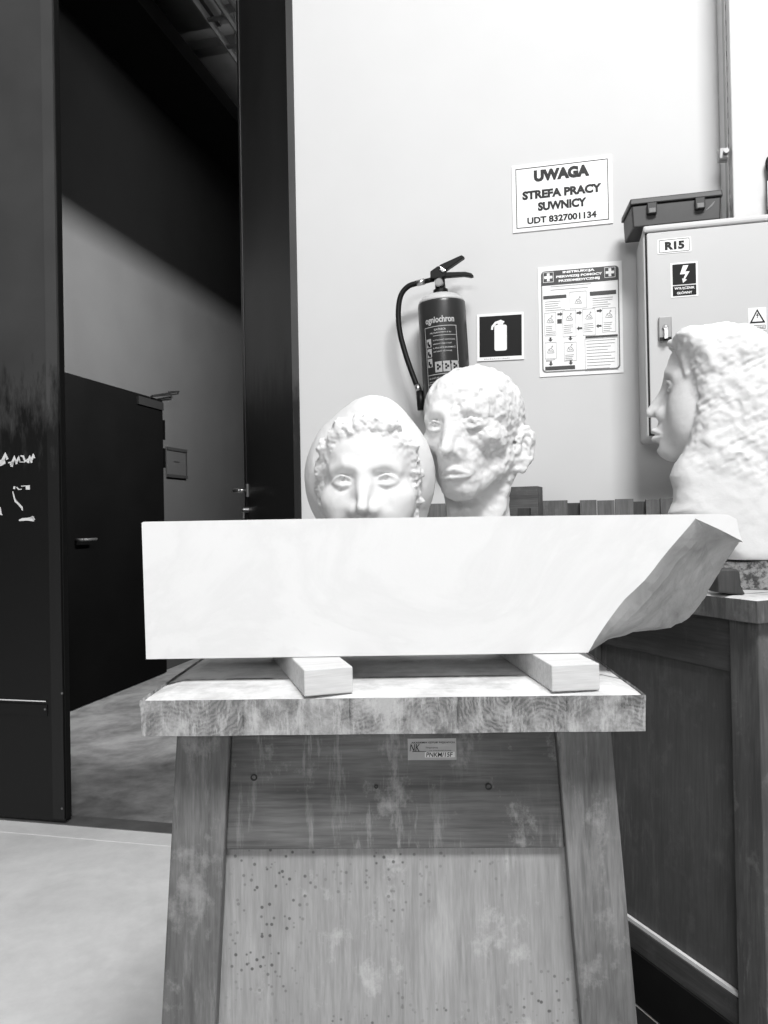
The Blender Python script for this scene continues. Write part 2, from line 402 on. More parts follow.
for pts, wd in (([(-160, 190), (-120, 130), (-80, 180), (-50, 120), (-10, 180)], [.014]*5),
                ([(-20, 190), (10, 175), (40, 165)], [.016, .022, .016]), ([(20, 160), (45, 110), (58, 150)], [.012, .016, .010]),
                ([(65, 175), (100, 170), (90, 205)], [.004, .012, .010]), ([(85, 195), (115, 135), (130, 185)], [.010, .016, .008]),
                ([(128, 170), (150, 130), (152, 160)], [.008, .011, .006]),
                ([(160, 122), (180, 125), (195, 165), (215, 150)], [.005, .008, .008, .008]), ([(150, 168), (190, 170)], [.003, .003]),
                ([(215, 175), (230, 130), (245, 175)], [.012, .014, .008]), ([(240, 160), (262, 112), (266, 140)], [.008, .011, .006]),
                ([(105, 365), (118, 368)], [.009, .010]), ([(130, 362), (145, 380), (168, 378)], [.004, .004, .003]), ([(165, 355), (200, 352)], .003),
                ([(200, 366), (230, 364)], [.014, .016]), ([(100, 395), (110, 440), (120, 470), (145, 492), (170, 520), (175, 542)], [.003, .005, .007, .007, .008, .003]),
                ([(148, 618), (175, 610), (210, 608), (262, 606)], [.005, .010, .010, .018]), ([(232, 600), (250, 592), (265, 615)], [.006, .008, .008]),
                ([(-30, 520), (0, 520), (8, 570), (20, 575)], [.006, .008, .008, .004])):
    if not isinstance(wd, list): wd = [wd]*len(pts)
    stroke(bm, [Z6(*p) for p in pts], wd, D1, -.0318, -.0302)
obj('chalk_scrawl', bm, M_scuff, d1, label='white hand-painted scrawl')

# door_2: the right gate leaf standing open into the next room
pn = wallp(-.300, -.03, 0); pf = P(245.5, 490, 3.62); pf.z = 0
vec = (pf-pn); ang = math.atan2(vec.y, vec.x); Lf = vec.length
d2 = bpy.data.objects.new('door_2', None); COL.objects.link(d2); d2.location = pn; d2.rotation_euler = (0, 0, ang); d2['kind'] = 'structure'
# local x runs along the leaf away from the hinge; local +y is the side seen by the camera
obj('gate_panel', BX(0, Lf, -.06, 0, .012, GTOP-.012), M_gateleaf, d2)
bm = bmesh.new(); box(bm, .002, .05, .0005, .006, .02, GTOP-.02); box(bm, Lf-.05, Lf-.002, .0005, .005, .02, GTOP-.02); obj('edge_strip', bm, M_gateleaf, d2)
hz = P(243, 491, 3.6).z
hd = obj('door_handle', (lambda b: (tube(b, [(Lf-.07, 0, hz), (Lf-.07, .055, hz)], .010), tube(b, spline([(Lf-.07, .055, hz), (Lf-.09, .066, hz), (Lf-.13, .066, hz-.002), (Lf-.20, .062, hz-.004)], 4), [.010]*12+[.008]), b)[-1])(bmesh.new()), M_steel, d2, smooth=True, label='chrome lever handle')
bm = bmesh.new(); box(bm, Lf-.085, Lf-.055, .0005, .009, hz-.03, hz+.03); obj('escutcheon', bm, M_dsteel, d2)
bm = bmesh.new(); tube(bm, [(Lf-.07, 0, hz-.09), (Lf-.07, .028, hz-.09)], .014, 16); tube(bm, [(Lf-.07, .02, hz-.085), (Lf-.07, .022, hz-.13)], .006); obj('lock_cylinder', bm, M_steel, d2, smooth=False)

# door_3: black door on the side wall of the next room
xr, _ = S(164, 500, .06)
d3 = bpy.data.objects.new('door_3', None); COL.objects.link(d3); d3.location = SO+G2*xr; d3.rotation_euler = (0, 0, PI/2-PHI); d3['kind'] = 'structure'
def D3(px, py, t_=.07): s, h = S(px, py, t_); return s-xr, h
_, ht = D3(163, 400)
obj('door_panel', BX(-1.25, 0, -.06, -.002, .008, ht), M_blackdoor, d3)
bm = bmesh.new(); box(bm, -.34, -.01, -.075, -.0605, ht-.075, ht-.02); obj('door_closer', bm, M_seal, d3)
a, b = D3(150, 396); a2, b2 = D3(177, 391.5)
bm = bmesh.new(); tube(bm, [(a, -.085, b), (a2, -.085, b2)], .006); tube(bm, [(a2, -.085, b2), (a2-.02, -.085, b2-.022)], .006); tube(bm, [(a-.0, -.085, b-.005), (a2-.02, -.085, b2-.022)], .005)
tube(bm, [(a2, -.085, b2), (a2, 0.0, b2)], .005)
tube(bm, [(a, -.085, b), (a, -.06, b-.02)], .006)
obj('closer_arm', bm, M_seal, d3)
for py in (430, 458):
    x, h = D3(165, py); obj('hinge', BX(0, .016, -.07, -.03, h-.07, h+.07), M_blackdoor, d3)
x, h = D3(77, 540); bm = bmesh.new(); tube(bm, [(x, -.06, h), (x, -.11, h)], .009); tube(bm, [(x, -.11, h), (x+.13, -.11, h)], .009); obj('door_handle', bm, plain('worn_handle', .05, .5, .1), d3, smooth=True)

# small plate on the side wall
x0, z0 = S(167, 477, .01); x1, z1 = S(186, 450, .01)
pl = empty('wall_plate', 'small grey framed plate on the dim wall beside the black door', 'sign', SO+G2*((x0+x1)/2)+Vector((0, 0, z0)), PI/2-PHI)
hw = (x1-x0)/2; hh = z1-z0
obj('panel', BX(-hw, hw, -.012, -.002, 0, hh), plain('plate_grey', .035, .6, .05), pl)
bm = bmesh.new(); box(bm, -hw, hw, -.022, -.0121, 0, .022); box(bm, -hw, hw, -.022, -.0121, hh-.022, hh); box(bm, hw-.012, hw, -.018, -.0121, .0221, hh-.0221); obj('frame', bm, plain('plate_frame', .014, .6, .05), pl)
bm = bmesh.new(); box(bm, -.05, .04, -.0128, -.0121, hh*.52, hh*.52+.008); obj('lettering', bm, M_ink, pl)

# beams, duct and pipes high in the next room
LV = 4.16
bm = wallbox(-2.2499, -1.80, -8.2, -.222, LV, LV+.12); struct('trim_4', bm, M_soffit)
def CP(px, py, h):
    r = ray(px, py); k = (h-CAMH)/r.z; p = r*k; p.z = 0
    q = p-WO; return q.dot(D2), q.dot(G2)          # along the wall, depth behind it
bm = bmesh.new()
for px, py in ((176, 25), (205, 50)):
    s_, g_ = CP(px, py, 4.70); 
    hexa(bm, [WO+D2*s+G2*g+Vector((0, 0, h)) for h in (4.68, 4.749) for s, g in ((max(s_-.45, -2.24), g_-.05), (s_+1.1, g_-.05), (s_+1.1, g_+.05), (max(s_-.45, -2.24), g_+.05))])
struct('trim_5', bm, M_duct)
dk = empty('air_duct', 'square metal air duct under the dim ceiling of the next room', 'duct', (0, 0, 0))
s_, g_ = CP(200, 30, 4.50); 
bm = bmesh.new(); hexa(bm, [WO+D2*s+G2*g+Vector((0, 0, h)) for h in (4.50, 4.679) for s, g in ((s_-.16, .3), (s_+.16, .3), (s_+.16, g_), (s_-.16, g_))])
obj('duct_body', bm, M_duct, dk)
for g in (1.2, 2.05):
    bm = bmesh.new(); hexa(bm, [WO+D2*s+G2*gg+Vector((0, 0, h)) for h in (4.485, 4.678) for s, gg in ((s_-.175, g), (s_+.175, g), (s_+.175, g+.04), (s_-.175, g+.04))])
    obj('flange', bm, M_dsteel, dk)
s_, g_ = CP(222, 25, 4.42)
ct = empty('cable_tray', 'long perforated cable tray hung beside the square air duct', 'cable tray', (0, 0, 0))
bm = bmesh.new()
for ds in (-.07, .07): hexa(bm, [WO+D2*s+G2*g+Vector((0, 0, h)) for h in (4.40, 4.46) for s, g in ((s_+ds-.006, .3), (s_+ds+.006, .3), (s_+ds+.006, 7.5), (s_+ds-.006, 7.5))])
obj('side_rail', bm, M_duct, ct)
for k in range(24):
    g = .4+k*.30; bm = bmesh.new(); hexa(bm, [WO+D2*s+G2*gg+Vector((0, 0, h)) for h in (4.402, 4.415) for s, gg in ((s_-.062, g), (s_+.062, g), (s_+.062, g+.03), (s_-.062, g+.03))])
    obj('rung', bm, M_dsteel, ct)
for k in range(4):
    bm = bmesh.new(); g = .5+k*2.0; a = WO+D2*(s_+.0)+G2*(g+.015); tube(bm, [a+Vector((0, 0, 4.41)), a+Vector((0, 0, 4.749))], .006, 8)
    obj('hanger', bm, M_dsteel, ct)
bm = bmesh.new(); tube(bm, [WO+D2*(s_+.16)+G2*.3+Vector((0, 0, 4.45)), WO+D2*(s_+.16)+G2*7.6+Vector((0, 0, 4.45))], .035, 12)
pp = obj('ceiling_pipe', bm, M_duct, smooth=True); tag(pp, 'round pipe running beside the cable tray under the dim ceiling', 'pipe')

# ------------------------------------------------------------------ benches (modelling stands)
def bench(name, label, loc, rz, WT, DT, HT, TT, inset, post, railh, splay, mats, low, lowh, top_mats):
    e = empty(name, label, 'bench', loc, rz)
    hx, hy = WT/2, DT/2
    bm = bmesh.new(); nx, ny = 60, 40
    box(bm, -hx, hx, -hy, hy, HT-TT, HT)
    me_e = list(bm.edges); bmesh.ops.subdivide_edges(bm, edges=me_e, cuts=24, use_grid_fill=True)
    from mathutils import noise
    for v in bm.verts:
        c = v.co
        if abs(abs(c.x)-hx) < 1e-5 or abs(abs(c.y)-hy) < 1e-5:
            n_ = noise.noise(c*14)*.0022
            c.x += (1 if c.x > 0 else -1)*n_; c.y += (1 if c.y > 0 else -1)*n_
        if c.z > HT-.001:
            ex = max(0, 1-(hx-abs(c.x))/.03); ey = max(0, 1-(hy-abs(c.y))/.02); c.z -= .006*ex*ex+.003*ey*ey
    bm.normal_update()
    for f in bm.faces: f.material_index = 0 if f.normal.z > .3 else 1
    obj('bench_top', bm, top_mats, e, bev=.002)
    zt = HT-TT-.0005; ix, iy = hx-inset[0], hy-inset[1]
    def half(z): k = (zt-z)*splay; return ix+k, iy+k
    def post_bm(sx_, sy_):
        pts = []
        for z in (0, zt):
            a, b = half(z)
            q = [(a-post, b-post), (a, b-post), (a, b), (a-post, b)]
            pts += [(x*sx_, y*sy_, z) for x, y in q]
        m = bmesh.new(); hexa(m, pts); return m
    for sx_, sy_ in ((-1, -1), (1, -1), (1, 1), (-1, 1)):
        obj('post', post_bm(sx_, sy_), mats[0], e, bev=.0025)
    # sides: rail, panel, low rail; local frame of a side: u along it, w outward
    for side in range(4):
        ca, sa = ((1, 0), (0, 1), (-1, 0), (0, -1))[side]
        def pt(u, w_, z): # side 0 faces -y
            x, y = u, -w_; return (x*ca-y*sa, x*sa+y*ca, z)
        def slab_(z0, z1, rec, th):
            pts = []
            for z in (z0, z1):
                a, b = half(z); U, Wd = (a, b) if side % 2 == 0 else (b, a)
                u = U-post+.0 ; pts += [pt(-u, Wd-rec, z), pt(u, Wd-rec, z), pt(u, Wd-rec-th, z), pt(-u, Wd-rec-th, z)]
            m = bmesh.new(); hexa(m, pts); return m
        r1, r2 = (.010, .018)
        mr = mats[1] if side % 2 == 0 else mats[3]
        obj('rail', slab_(zt-railh, zt, r1, .022), mr, e, bev=.002)
        obj('panel', slab_(low+lowh, zt-railh-.0005, r2, .008), mats[2], e)
        obj('lower_rail', slab_(low, low+lowh, r1-.004, .026), mr, e)
        if lowh < .1:
            obj('batten', slab_(low+lowh+.0003, low+lowh+.008, r1-.001, .008), M_scuff, e, label='pale strip along the foot of the panel')
    return e
TH = -.031
c1 = Vector((0.003, .890, 0)); r_ = Matrix.Rotation(TH, 3, 'Z'); ctr = c1 + r_ @ Vector((0, .30, 0))
bench1 = bench('modelling_stand', 'weathered wooden modelling stand in front, carrying the marble slab on two blocks', ctr, TH, .592, .60, .8715, .0445,
      (.027, .055), .067, .158, .055, (M_post, M_rail, M_panel, M_rail), .10, .16, (M_dust, M_end))
cc = P(757, 600, 1.35); a2 = .396
ctr2 = Vector((cc.x, cc.y, 0)) + Matrix.Rotation(a2, 3, 'Z') @ Vector((.31, .28, 0))
H2 = cc.z
bench2 = bench('modelling_stand', 'darker wooden stand at the right edge, under the profile carving', ctr2, a2, .62, .56, H2, .042,
      (.022, .018), .066, .105, .02, (M_post2, M_rail2, M_panel2, M_rail2), .118, .052, (M_dust, M_post2))

obj('shade_filler', BX(-.302, .302, -.262, .262, .004, .117), plain('shade_filler_black', .010, .8, .3, 6, spec=.1), bench2, label='black filler added for the shade under the stand')  # black box added to stand in for the shade under the stand
# knots and plug holes on the front rail of the near stand, and the paper tag
def B1(px, py, y):  # local point of the stand's front plane at local y
    xd = r_ @ Vector((1, 0, 0)); o = ctr + r_ @ Vector((0, y, 0)); s, h = hit(px, py, o, xd, 0); return s, h
def fy(h): return -(.245+(.8265-h)*.055)+.010-.0006
for px, py in ((253, 779), (489, 788), (376, 788)):
    x, h = B1(px, py, -.245); bm = bmesh.new()
    r0 = .0042 if px != 376 else .0024
    bm2 = [(x+r0*math.cos(a*PI/8), h+r0*math.sin(a*PI/8)) for a in range(16)]
    bm3 = [(x+r0*.62*math.cos(a*PI/8), h+r0*.62*math.sin(a*PI/8)) for a in range(16)]
    ring(bm, bm2, bm3, fy(h)-.0009, fy(h)+.0012); obj('screw_hole', bm, M_gap, bench1, label='dark round screw hole')
bm = bmesh.new()
for px0, px1, py, wd in ((300, 410, 764, .004), (420, 505, 762, .004), (455, 500, 760, .002)):
    stroke(bm, [(px0+(px1-px0)*k/5, py-math.sin(k*1.3)*1.2) for k in range(6)], [.001, wd, wd*.8, wd*.6, wd*.7, .0008], lambda a, b: B1(a, b, -.245), fy(.8)-.0002, fy(.8)+.002)
obj('paint_smear', bm, plain('pale_smear', .32, .8, .3, 60), bench1)
xa, za = B1(408, 762, -.245); xb, zb = B1(456.5, 739.5, -.245)
paper = empty('paper_tag', 'small paper inventory tag with handwriting stuck under the stand top', 'tag', ctr + r_ @ Vector(((xa+xb)/2, fy(zb), za)), TH, rx=-.055)
pw = (xb-xa)/2; phh = zb-za-.001
obj('paper', BX(-pw, pw, -.0012, -.0002, 0, phh), plain('old_paper', .36, .8, .1, 40), paper)
bm = bmesh.new(); box(bm, -pw*.30, pw*.93, -.0016, -.0013, phh*.12, phh*.38); obj('strip', bm, plain('paper_strip', .62, .8, .05), paper)
bm = bmesh.new()
text_into(bm, 'AKADEMIA SZTUK PIĘKNYCH', -pw*.85, phh*.76, pw*.93, phh*.86, -.0018, .02)
text_into(bm, 'NK', -pw*.92, phh*.42, -pw*.50, phh*.76, -.0018, .0, slant=.2)
text_into(bm, 'Pracownia', -pw*.25, phh*.54, pw*.25, phh*.62, -.0018)
text_into(bm, 'nr inwentarzowy', -pw*.1, phh*.41, pw*.8, phh*.47, -.0018)
text_into(bm, 'PNKM/15F', -pw*.25, phh*.14, pw*.85, phh*.36, -.0019, .012, slant=.15)
box(bm, -pw*.82, -pw*.25, -.0019, -.0014, phh*.39, phh*.41)
obj('lettering', bm, M_ink, paper)

bm = BX(-.53, -.3088, -.34, .30, .0005, .008); bmesh.ops.bevel(bm, geom=list(bm.edges), offset=.002, segments=1, affect='EDGES')  # black mat added as the dark of the floor beside the stand
mt = obj('shade_mat', bm, M_seal, loc=ctr2, rz=a2); tag(mt, 'black mat added to darken the floor between the two wooden stands', 'mat')
# two wooden blocks under the slab
def block(label, px0, px1, an, ln):
    a = P(px0, 672, .891); b = P(px1, 669, .891); zb_ = .8723
    e = obj('wood_block', BX(0, (b.x-a.x)*.985, 0, ln, 0, .9037-zb_), M_block, loc=(a.x, .890, zb_), rz=an, bev=.0015)
    tag(e, label, 'wood block', 'wood blocks under the slab')
block('pale sawn wood block under the left half of the marble slab', 304, 355, math.radians(16.5), .26)
block('pale sawn wood block under the right half of the marble slab', 551.5, 602, math.radians(6), .26)

# ------------------------------------------------------------------ marble slab with its broken corner
def slab_mesh():
    YF, YB = .975, 1.14
    fo = [(146, 656.6), (141.5, 523), (143.5, 521.8), (300, 519.0), (560, 515.6), (712, 514.0), (722, 514.8), (730, 519), (732, 530), (735, 540.5),
          (715, 530), (690, 518.5), (684, 526), (664, 549), (641, 579), (622, 597), (604, 620), (592, 639), (585, 656)]
    zbot = .9045
    front = []
    for px, py in fo:
        p = P(px, py, YF); p.y = YF - .018*(p.x+.3)/.73; front.append(p)
    front[0].z = zbot; front[-1].z = zbot
    bk = [(146, 0), (141, 0), (142, 0), (300, 0), (560, 0), (700, 0), (725, 519), (730, 525), (734, 533), (736, 542),
          (728, 560), (716, 578), (707, 590), (698, 603), (690, 614), (683, 624), (673, 633), (645, 634), (622, 634)]
    back = []
    for i, (px, py) in enumerate(bk):
        if i < 6: p = Vector((front[i].x, YB, front[i].z)); 
        else:
            p = P(px, py, YB); p.y = YB
        back.append(p)
    for p in back[-3:]: p.z = zbot
    back[5].x = front[5].x
    return front, back
fr, bk = slab_mesh(); bm = bmesh.new()
N = len(fr); SEG = 10
rings = []
from mathutils import noise as mnoise
def dens(L_, frm):
    out = []
    for i in range(len(L_)-1):
        n_ = frm[i]
        for k in range(n_): out.append(L_[i].lerp(L_[i+1], k/n_))
    out.append(L_[-1]); return out
cnt = [max(2, int((fr[i+1]-fr[i]).length/.008)) for i in range(N-1)]
F2 = dens(fr, cnt); B2 = dens(bk, cnt)
brk0 = sum(cnt[:9]); nn = len(F2)
for k in range(SEG*2+1):
    t_ = k/(SEG*2); row = []
    for i in range(nn):
        p = F2[i].lerp(B2[i], t_)
        if i >= brk0 and i < nn-1:
            am = .006*math.sin(min(1, t_*4)*PI/2)
            ch = min(1, t_/.09)*(1-t_); p = p + Vector((.012, 0, -.009))*ch*min(1, (nn-1-i)/6)*min(1, (i-brk0)/8)
            p = p + Vector((.6, -.3, -.6))*am*(mnoise.fractal(p*22, 1, 2, 4)) + Vector((-.6, 0, .7))*.010*math.sin(t_*PI)*math.sin((i-brk0)/(nn-brk0)*PI)
        if i >= brk0 and k in (0,):
            p = p + Vector((.7, 0, .5))*.0022*min(1, max(0, i-sum(cnt[:11]))/5)*mnoise.fractal(p*45, 1, 2, 4)
        row.append(bm.verts.new(p))
    rings.append(row)
for k in range(SEG*2):
    for i in range(nn):
        j = (i+1) % nn
        f = bm.faces.new([rings[k][i], rings[k][j], rings[k+1][j], rings[k+1][i]])
        f.material_index = 1 if brk0 <= i < nn-1 else 0
from mathutils.geometry import tessellate_polygon
for rg in (rings[0], rings[-1]):
    for tri_ in tessellate_polygon([[Vector((v.co.x, v.co.z, 0)) for v in rg]]):
        try: bm.faces.new([rg[i] for i in tri_])
        except ValueError: pass
slab = obj('marble_slab', bm, [M_slab, M_break], bev=.0)
tag(slab, 'long white marble slab with its lower right corner broken away, lying across two blocks', 'marble slab')

# ------------------------------------------------------------------ carved and cast heads, grown from distance fields
f32 = np.float32
def surface_nets(Fv, org, h):
    nx, ny, nz = Fv.shape; S_ = Fv < 0
    c = np.zeros((nx-1, ny-1, nz-1), np.int8)
    for i in (0, 1):
        for j in (0, 1):
            for k in (0, 1): c += S_[i:nx-1+i, j:ny-1+j, k:nz-1+k]
    act = (c > 0) & (c < 8); idx = -np.ones(c.shape, np.int32); I, J, K = np.nonzero(act); idx[I, J, K] = np.arange(len(I))
    acc = np.zeros((len(I), 3), f32); num = np.zeros(len(I), f32)
    cor = [(0,0,0),(1,0,0),(0,1,0),(1,1,0),(0,0,1),(1,0,1),(0,1,1),(1,1,1)]
    val = [Fv[I+a, J+b, K+d] for a, b, d in cor]
    for a, b in ((0,1),(2,3),(4,5),(6,7),(0,2),(1,3),(4,6),(5,7),(0,4),(1,5),(2,6),(3,7)):
        m = (val[a] < 0) != (val[b] < 0); t_ = np.where(m, val[a]/np.where(m, val[a]-val[b], 1), 0)
        pa = np.array(cor[a], f32); pb = np.array(cor[b], f32)
        acc += (pa+(pb-pa)*t_[:, None])*m[:, None]; num += m
    V = (np.stack([I, J, K], 1)+acc/num[:, None])*h+np.array(org, f32)
    quads = []
    for ax in range(3):
        sl0 = [slice(1, -1)]*3; sl1 = [slice(1, -1)]*3
        sl0[ax] = slice(0, Fv.shape[ax]-1); sl1[ax] = slice(1, Fv.shape[ax])
        A_ = S_[tuple(sl0)]; B_ = S_[tuple(sl1)]; d = np.nonzero(A_ != B_)
        ii = [d[q].copy() for q in range(3)]
        for q in range(3):
            if q != ax: ii[q] = ii[q]+1
        u, v_ = [(1, 2), (2, 0), (0, 1)][ax]
        def cell(du, dv):
            z = [a.copy() for a in ii]; z[u] = z[u]-du; z[v_] = z[v_]-dv; return idx[z[0], z[1], z[2]]
        q = np.stack([cell(0, 0), cell(1, 0), cell(1, 1), cell(0, 1)], 1)
        flip = ~A_[d]; q[flip] = q[flip][:, ::-1]; quads.append(q)
    Q = np.concatenate(quads); Q = Q[(Q >= 0).all(1)]
    me = bpy.data.meshes.new('m'); me.vertices.add(len(V)); me.vertices.foreach_set('co', V.astype(f32).ravel())
    me.loops.add(Q.size); me.loops.foreach_set('vertex_index', Q.ravel().astype(np.int32))
    me.polygons.add(len(Q)); me.polygons.foreach_set('loop_start', np.arange(0, Q.size, 4, dtype=np.int32))
    me.polygons.foreach_set('loop_total', np.full(len(Q), 4, np.int32)); me.update(); me.validate()
    return me
def smin(a, b, k):
    h = np.maximum(k-np.abs(a-b), 0)/k; return np.minimum(a, b)-h*h*k*.25
def smax(a, b, k): return -smin(-a, -b, k)
def ell(p, c, r):
    x, y, z = p[0]-c[0], p[1]-c[1], p[2]-c[2]
    k0 = np.sqrt((x/r[0])**2+(y/r[1])**2+(z/r[2])**2); k1 = np.sqrt((x/r[0]**2)**2+(y/r[1]**2)**2+(z/r[2]**2)**2)
    return k0*(k0-1)/np.maximum(k1, 1e-6)
def cap(p, a, b, r0, r1=None):
    r1 = r0 if r1 is None else r1
    a = np.array(a, f32); b = np.array(b, f32); d = b-a
    h = np.clip(((p[0]-a[0])*d[0]+(p[1]-a[1])*d[1]+(p[2]-a[2])*d[2])/(d@d), 0, 1)
    return np.sqrt((p[0]-a[0]-d[0]*h)**2+(p[1]-a[1]-d[1]*h)**2+(p[2]-a[2]-d[2]*h)**2)-(r0+(r1-r0)*h)
def chain(p, pts, rs):
    d = None
    for i in range(len(pts)-1):
        q = cap(p, pts[i], pts[i+1], rs[i], rs[i+1]); d = q if d is None else np.minimum(d, q)
    return d
RNG = np.random.RandomState(5)
LAT = RNG.rand(32, 32, 32).astype(f32)*2-1
def vnoise(x, y, z):
    xi, yi, zi = np.floor(x), np.floor(y), np.floor(z); u, v, w_ = x-xi, y-yi, z-zi
    u, v, w_ = u*u*(3-2*u), v*v*(3-2*v), w_*w_*(3-2*w_)
    a, b, c = xi.astype(np.int32) & 31, yi.astype(np.int32) & 31, zi.astype(np.int32) & 31
    a1, b1, c1_ = (a+1) & 31, (b+1) & 31, (c+1) & 31
    L_ = LAT
    def lz(i, j): return L_[i, j, c]*(1-w_)+L_[i, j, c1_]*w_
    return (lz(a, b)*(1-u)+lz(a1, b)*u)*(1-v)+(lz(a, b1)*(1-u)+lz(a1, b1)*u)*v
def fbm(p, s, o=3):
    r = 0; am = 1.0
    for k in range(o):
        r = r+am*vnoise(p[0]*s+k*7.3, p[1]*s+k*3.1, p[2]*s+k*5.7); am *= .5; s *= 2.05
    return r
def grid(lo, hi, h):
    ax = [np.arange(lo[i], hi[i]+h, h, dtype=f32) for i in range(3)]
    return np.meshgrid(*ax, indexing='ij', sparse=False)
def sstep(a, b, x):
    t_ = np.clip((x-a)/(b-a), 0, 1); return t_*t_*(3-2*t_)

def head(p, ears=True, cran=1.0, male=False, neck=True, open_eyes=True, full=False, muz=False):
    """life-size head: face to -y, eye line z=0"""
    ax = (np.abs(p[0]), p[1], p[2])
    d = ell(p, (0, .014, .028), (.077, .098, .083*cran))
    d = smin(d, ell(p, (0, -.024, -.030), (.060, .066, .078)), .035)
    d = smin(d, ell(p, (0, -.040, .040), (.058, .050, .044)), .03)           # forehead
    d = smin(d, cap(ax, (.052, .000, -.052), (.014, -.066, -.098), .013, .011), .030)   # jaw line
    d = smin(d, ell(p, (0, -.070, -.097), (.020, .016, .017)), .022)         # chin
    if muz: d = smin(d, ell(ax, (.040, -.040, -.035), (.026, .038, .052)), .03)
    else: d = smin(d, ell(ax, (.046, -.058, -.024), (.020, .018, .014)), .022)     # cheekbone
    d = smin(d, ell(p, (0, -.070, -.066), (.030, .026, .024)), .022)         # muzzle
    d = smin(d, chain(ax, [(.004, -.090, .014), (.026, -.088, .021), (.044, -.074, .014)], (.006, .0075, .006)), .016)  # brow
    d = smax(d, -ell(ax, (.031, -.100, -.001), (.019, .017, .0125)), .014)   # socket
    d = smax(d, -ell(ax, (.014, -.098, -.002), (.006, .010, .010)), .010)
    eye = ell(ax, (.0315, -.0765, .0), (.0150, .0112, .0122))
    d = smin(d, eye, .003)
    lid = chain(ax, [(.0175, -.0835, -.0015), (.024, -.0895, .0056), (.032, -.0905, .0078), (.040, -.0860, .0052), (.0465, -.078, -.001)], (.0014, .0020, .0023, .0020, .0014))
    lid2 = chain(ax, [(.0175, -.0835, -.0020), (.025, -.0880, -.0056), (.033, -.0885, -.0068), (.041, -.0840, -.0045), (.0465, -.078, -.001)], (.0012, .0016, .0018, .0016, .0012))
    d = smin(d, smin(lid, lid2, .001), .0035)
    if open_eyes:
        d = smin(d, ell(ax, (.0315, -.0866, .0008), (.0052, .0026, .0052)), .0012)
        d = smax(d, -ell(ax, (.0315, -.0892, .0012), (.0028, .0040, .0028)), .0008)
    nose = chain(p, [(0, -.086, .010), (0, -.096, -.006), (0, -.110, -.028), (0, -.1165, -.040)], (.0064, .0066, .0070, .0082))
    nose = smin(nose, cap(ax, (.004, -.104, -.041), (.0125, -.0985, -.044), .0062, .0060), .007)
    nose = smin(nose, cap(ax, (.005, -.086, -.004), (.010, -.090, -.038), .006, .0075), .022)
    d = smin(d, nose, .012)
    d = smax(d, -ell(ax, (.0068, -.1055, -.0505), (.0036, .0058, .0036)), .003)
    if full: d = smin(d, ell(ax, (.034, -.056, -.046), (.027, .026, .034)), .03)
    if muz:
        d = smin(d, ell(p, (0, -.092, -.077), (.018, .0125, .019)), .012); d = smin(d, ell(p, (0, -.082, -.098), (.015, .014, .013)), .016)
    # lips
    up = chain(ax, [(.0, -.1000, -.0705), (.007, -.0995, -.0700), (.015, -.0950, -.0738), (.0225, -.0865, -.0775)], (.0032, .0036, .0028, .0012))
    lo = chain(ax, [(.0, -.0970, -.0830), (.010, -.0950, -.0825), (.0220, -.0865, -.0785)], (.0048, .0042, .0014))
    d = smin(d, up, .006); d = smin(d, lo, .006)
    d = smax(d, -chain(ax, [(.0, -.1065, -.0770), (.012, -.1025, -.0768), (.025, -.0900, -.0785)], (.0024, .0022, .0016)), .0028)
    d = smax(d, -cap(p, (0, -.1035, -.055), (0, -.1060, -.066), .0030), .004)   # philtrum
    d = smax(d, -ell(p, (0, -.1010, -.0925), (.016, .0075, .0050)), .008)       # under the lower lip
    if muz:
        d = smin(d, chain(ax, [(.0, -.1074, -.0700), (.008, -.1066, -.0700), (.022, -.0920, -.0765)], (.0042, .0042, .0016)), .004)
        d = smin(d, chain(ax, [(.0, -.1048, -.0835), (.009, -.1036, -.0830), (.022, -.0920, -.0785)], (.0055, .0048, .0016)), .004)
        d = smax(d, -chain(ax, [(.0, -.1130, -.0766), (.012, -.1070, -.0766), (.024, -.0945, -.0780)], (.0020, .0020, .0016)), .0020)
        d = smax(d, -ell(p, (0, -.1090, -.0935), (.016, .0065, .0045)), .006)
    if male:
        d = smax(d, -ell(ax, (.056, -.072, -.058), (.016, .022, .022)), .02)    # hollow cheek
        d = smax(d, -chain(ax, [(.018, -.104, -.042), (.030, -.095, -.062), (.032, -.088, -.080)], (.003, .0035, .002)), .008)
    if neck:
        d = smin(d, cap(p, (0, .018, -.080), (0, .030, -.30), .046, .052), .022)
        if male: d = smin(d, cap(ax, (.058, .018, -.05), (.012, -.03, -.235), .010, .011), .02)
    if ears:
        # ear plate tilted outwards
        q = (ax[0]-.0745, p[1]-.020, p[2]+.034)
        ca_, sa_ = math.cos(.55), math.sin(.55)
        q = (q[0]*ca_-q[1]*sa_*1.0, q[0]*sa_+q[1]*ca_, q[2])
        e_ = ell(q, (.004, .004, .004), (.0070, .0215, .030)); e_ = smin(e_, ell(q, (.002, -.004, -.026), (.006, .010, .013)), .008)
        e_ = smax(e_, -ell(q, (.0115, .001, .004), (.0062, .0135, .019)), .004)
        e_ = smin(e_, ell(q, (.005, -.013, -.004), (.005, .005, .007)), .004)
        e_ = smin(e_, chain(q, [(.006, .006, -.010), (.007, .009, .004), (.006, .003, .016)], (.003, .0028, .0024)), .003)
        d = smin(d, e_, .006)
    return d

def place_head(name, label, loc, rz, me, mat_, tilt=(0, 0)):
    o = bpy.data.objects.new(name, me); COL.objects.link(o); me.name = name; me.materials.append(mat_)
    me.polygons.foreach_set('use_smooth', [True]*len(me.polygons))
    o.location = loc; o.rotation_euler = (tilt[0], tilt[1], rz); tag(o, label, 'sculpture'); return o

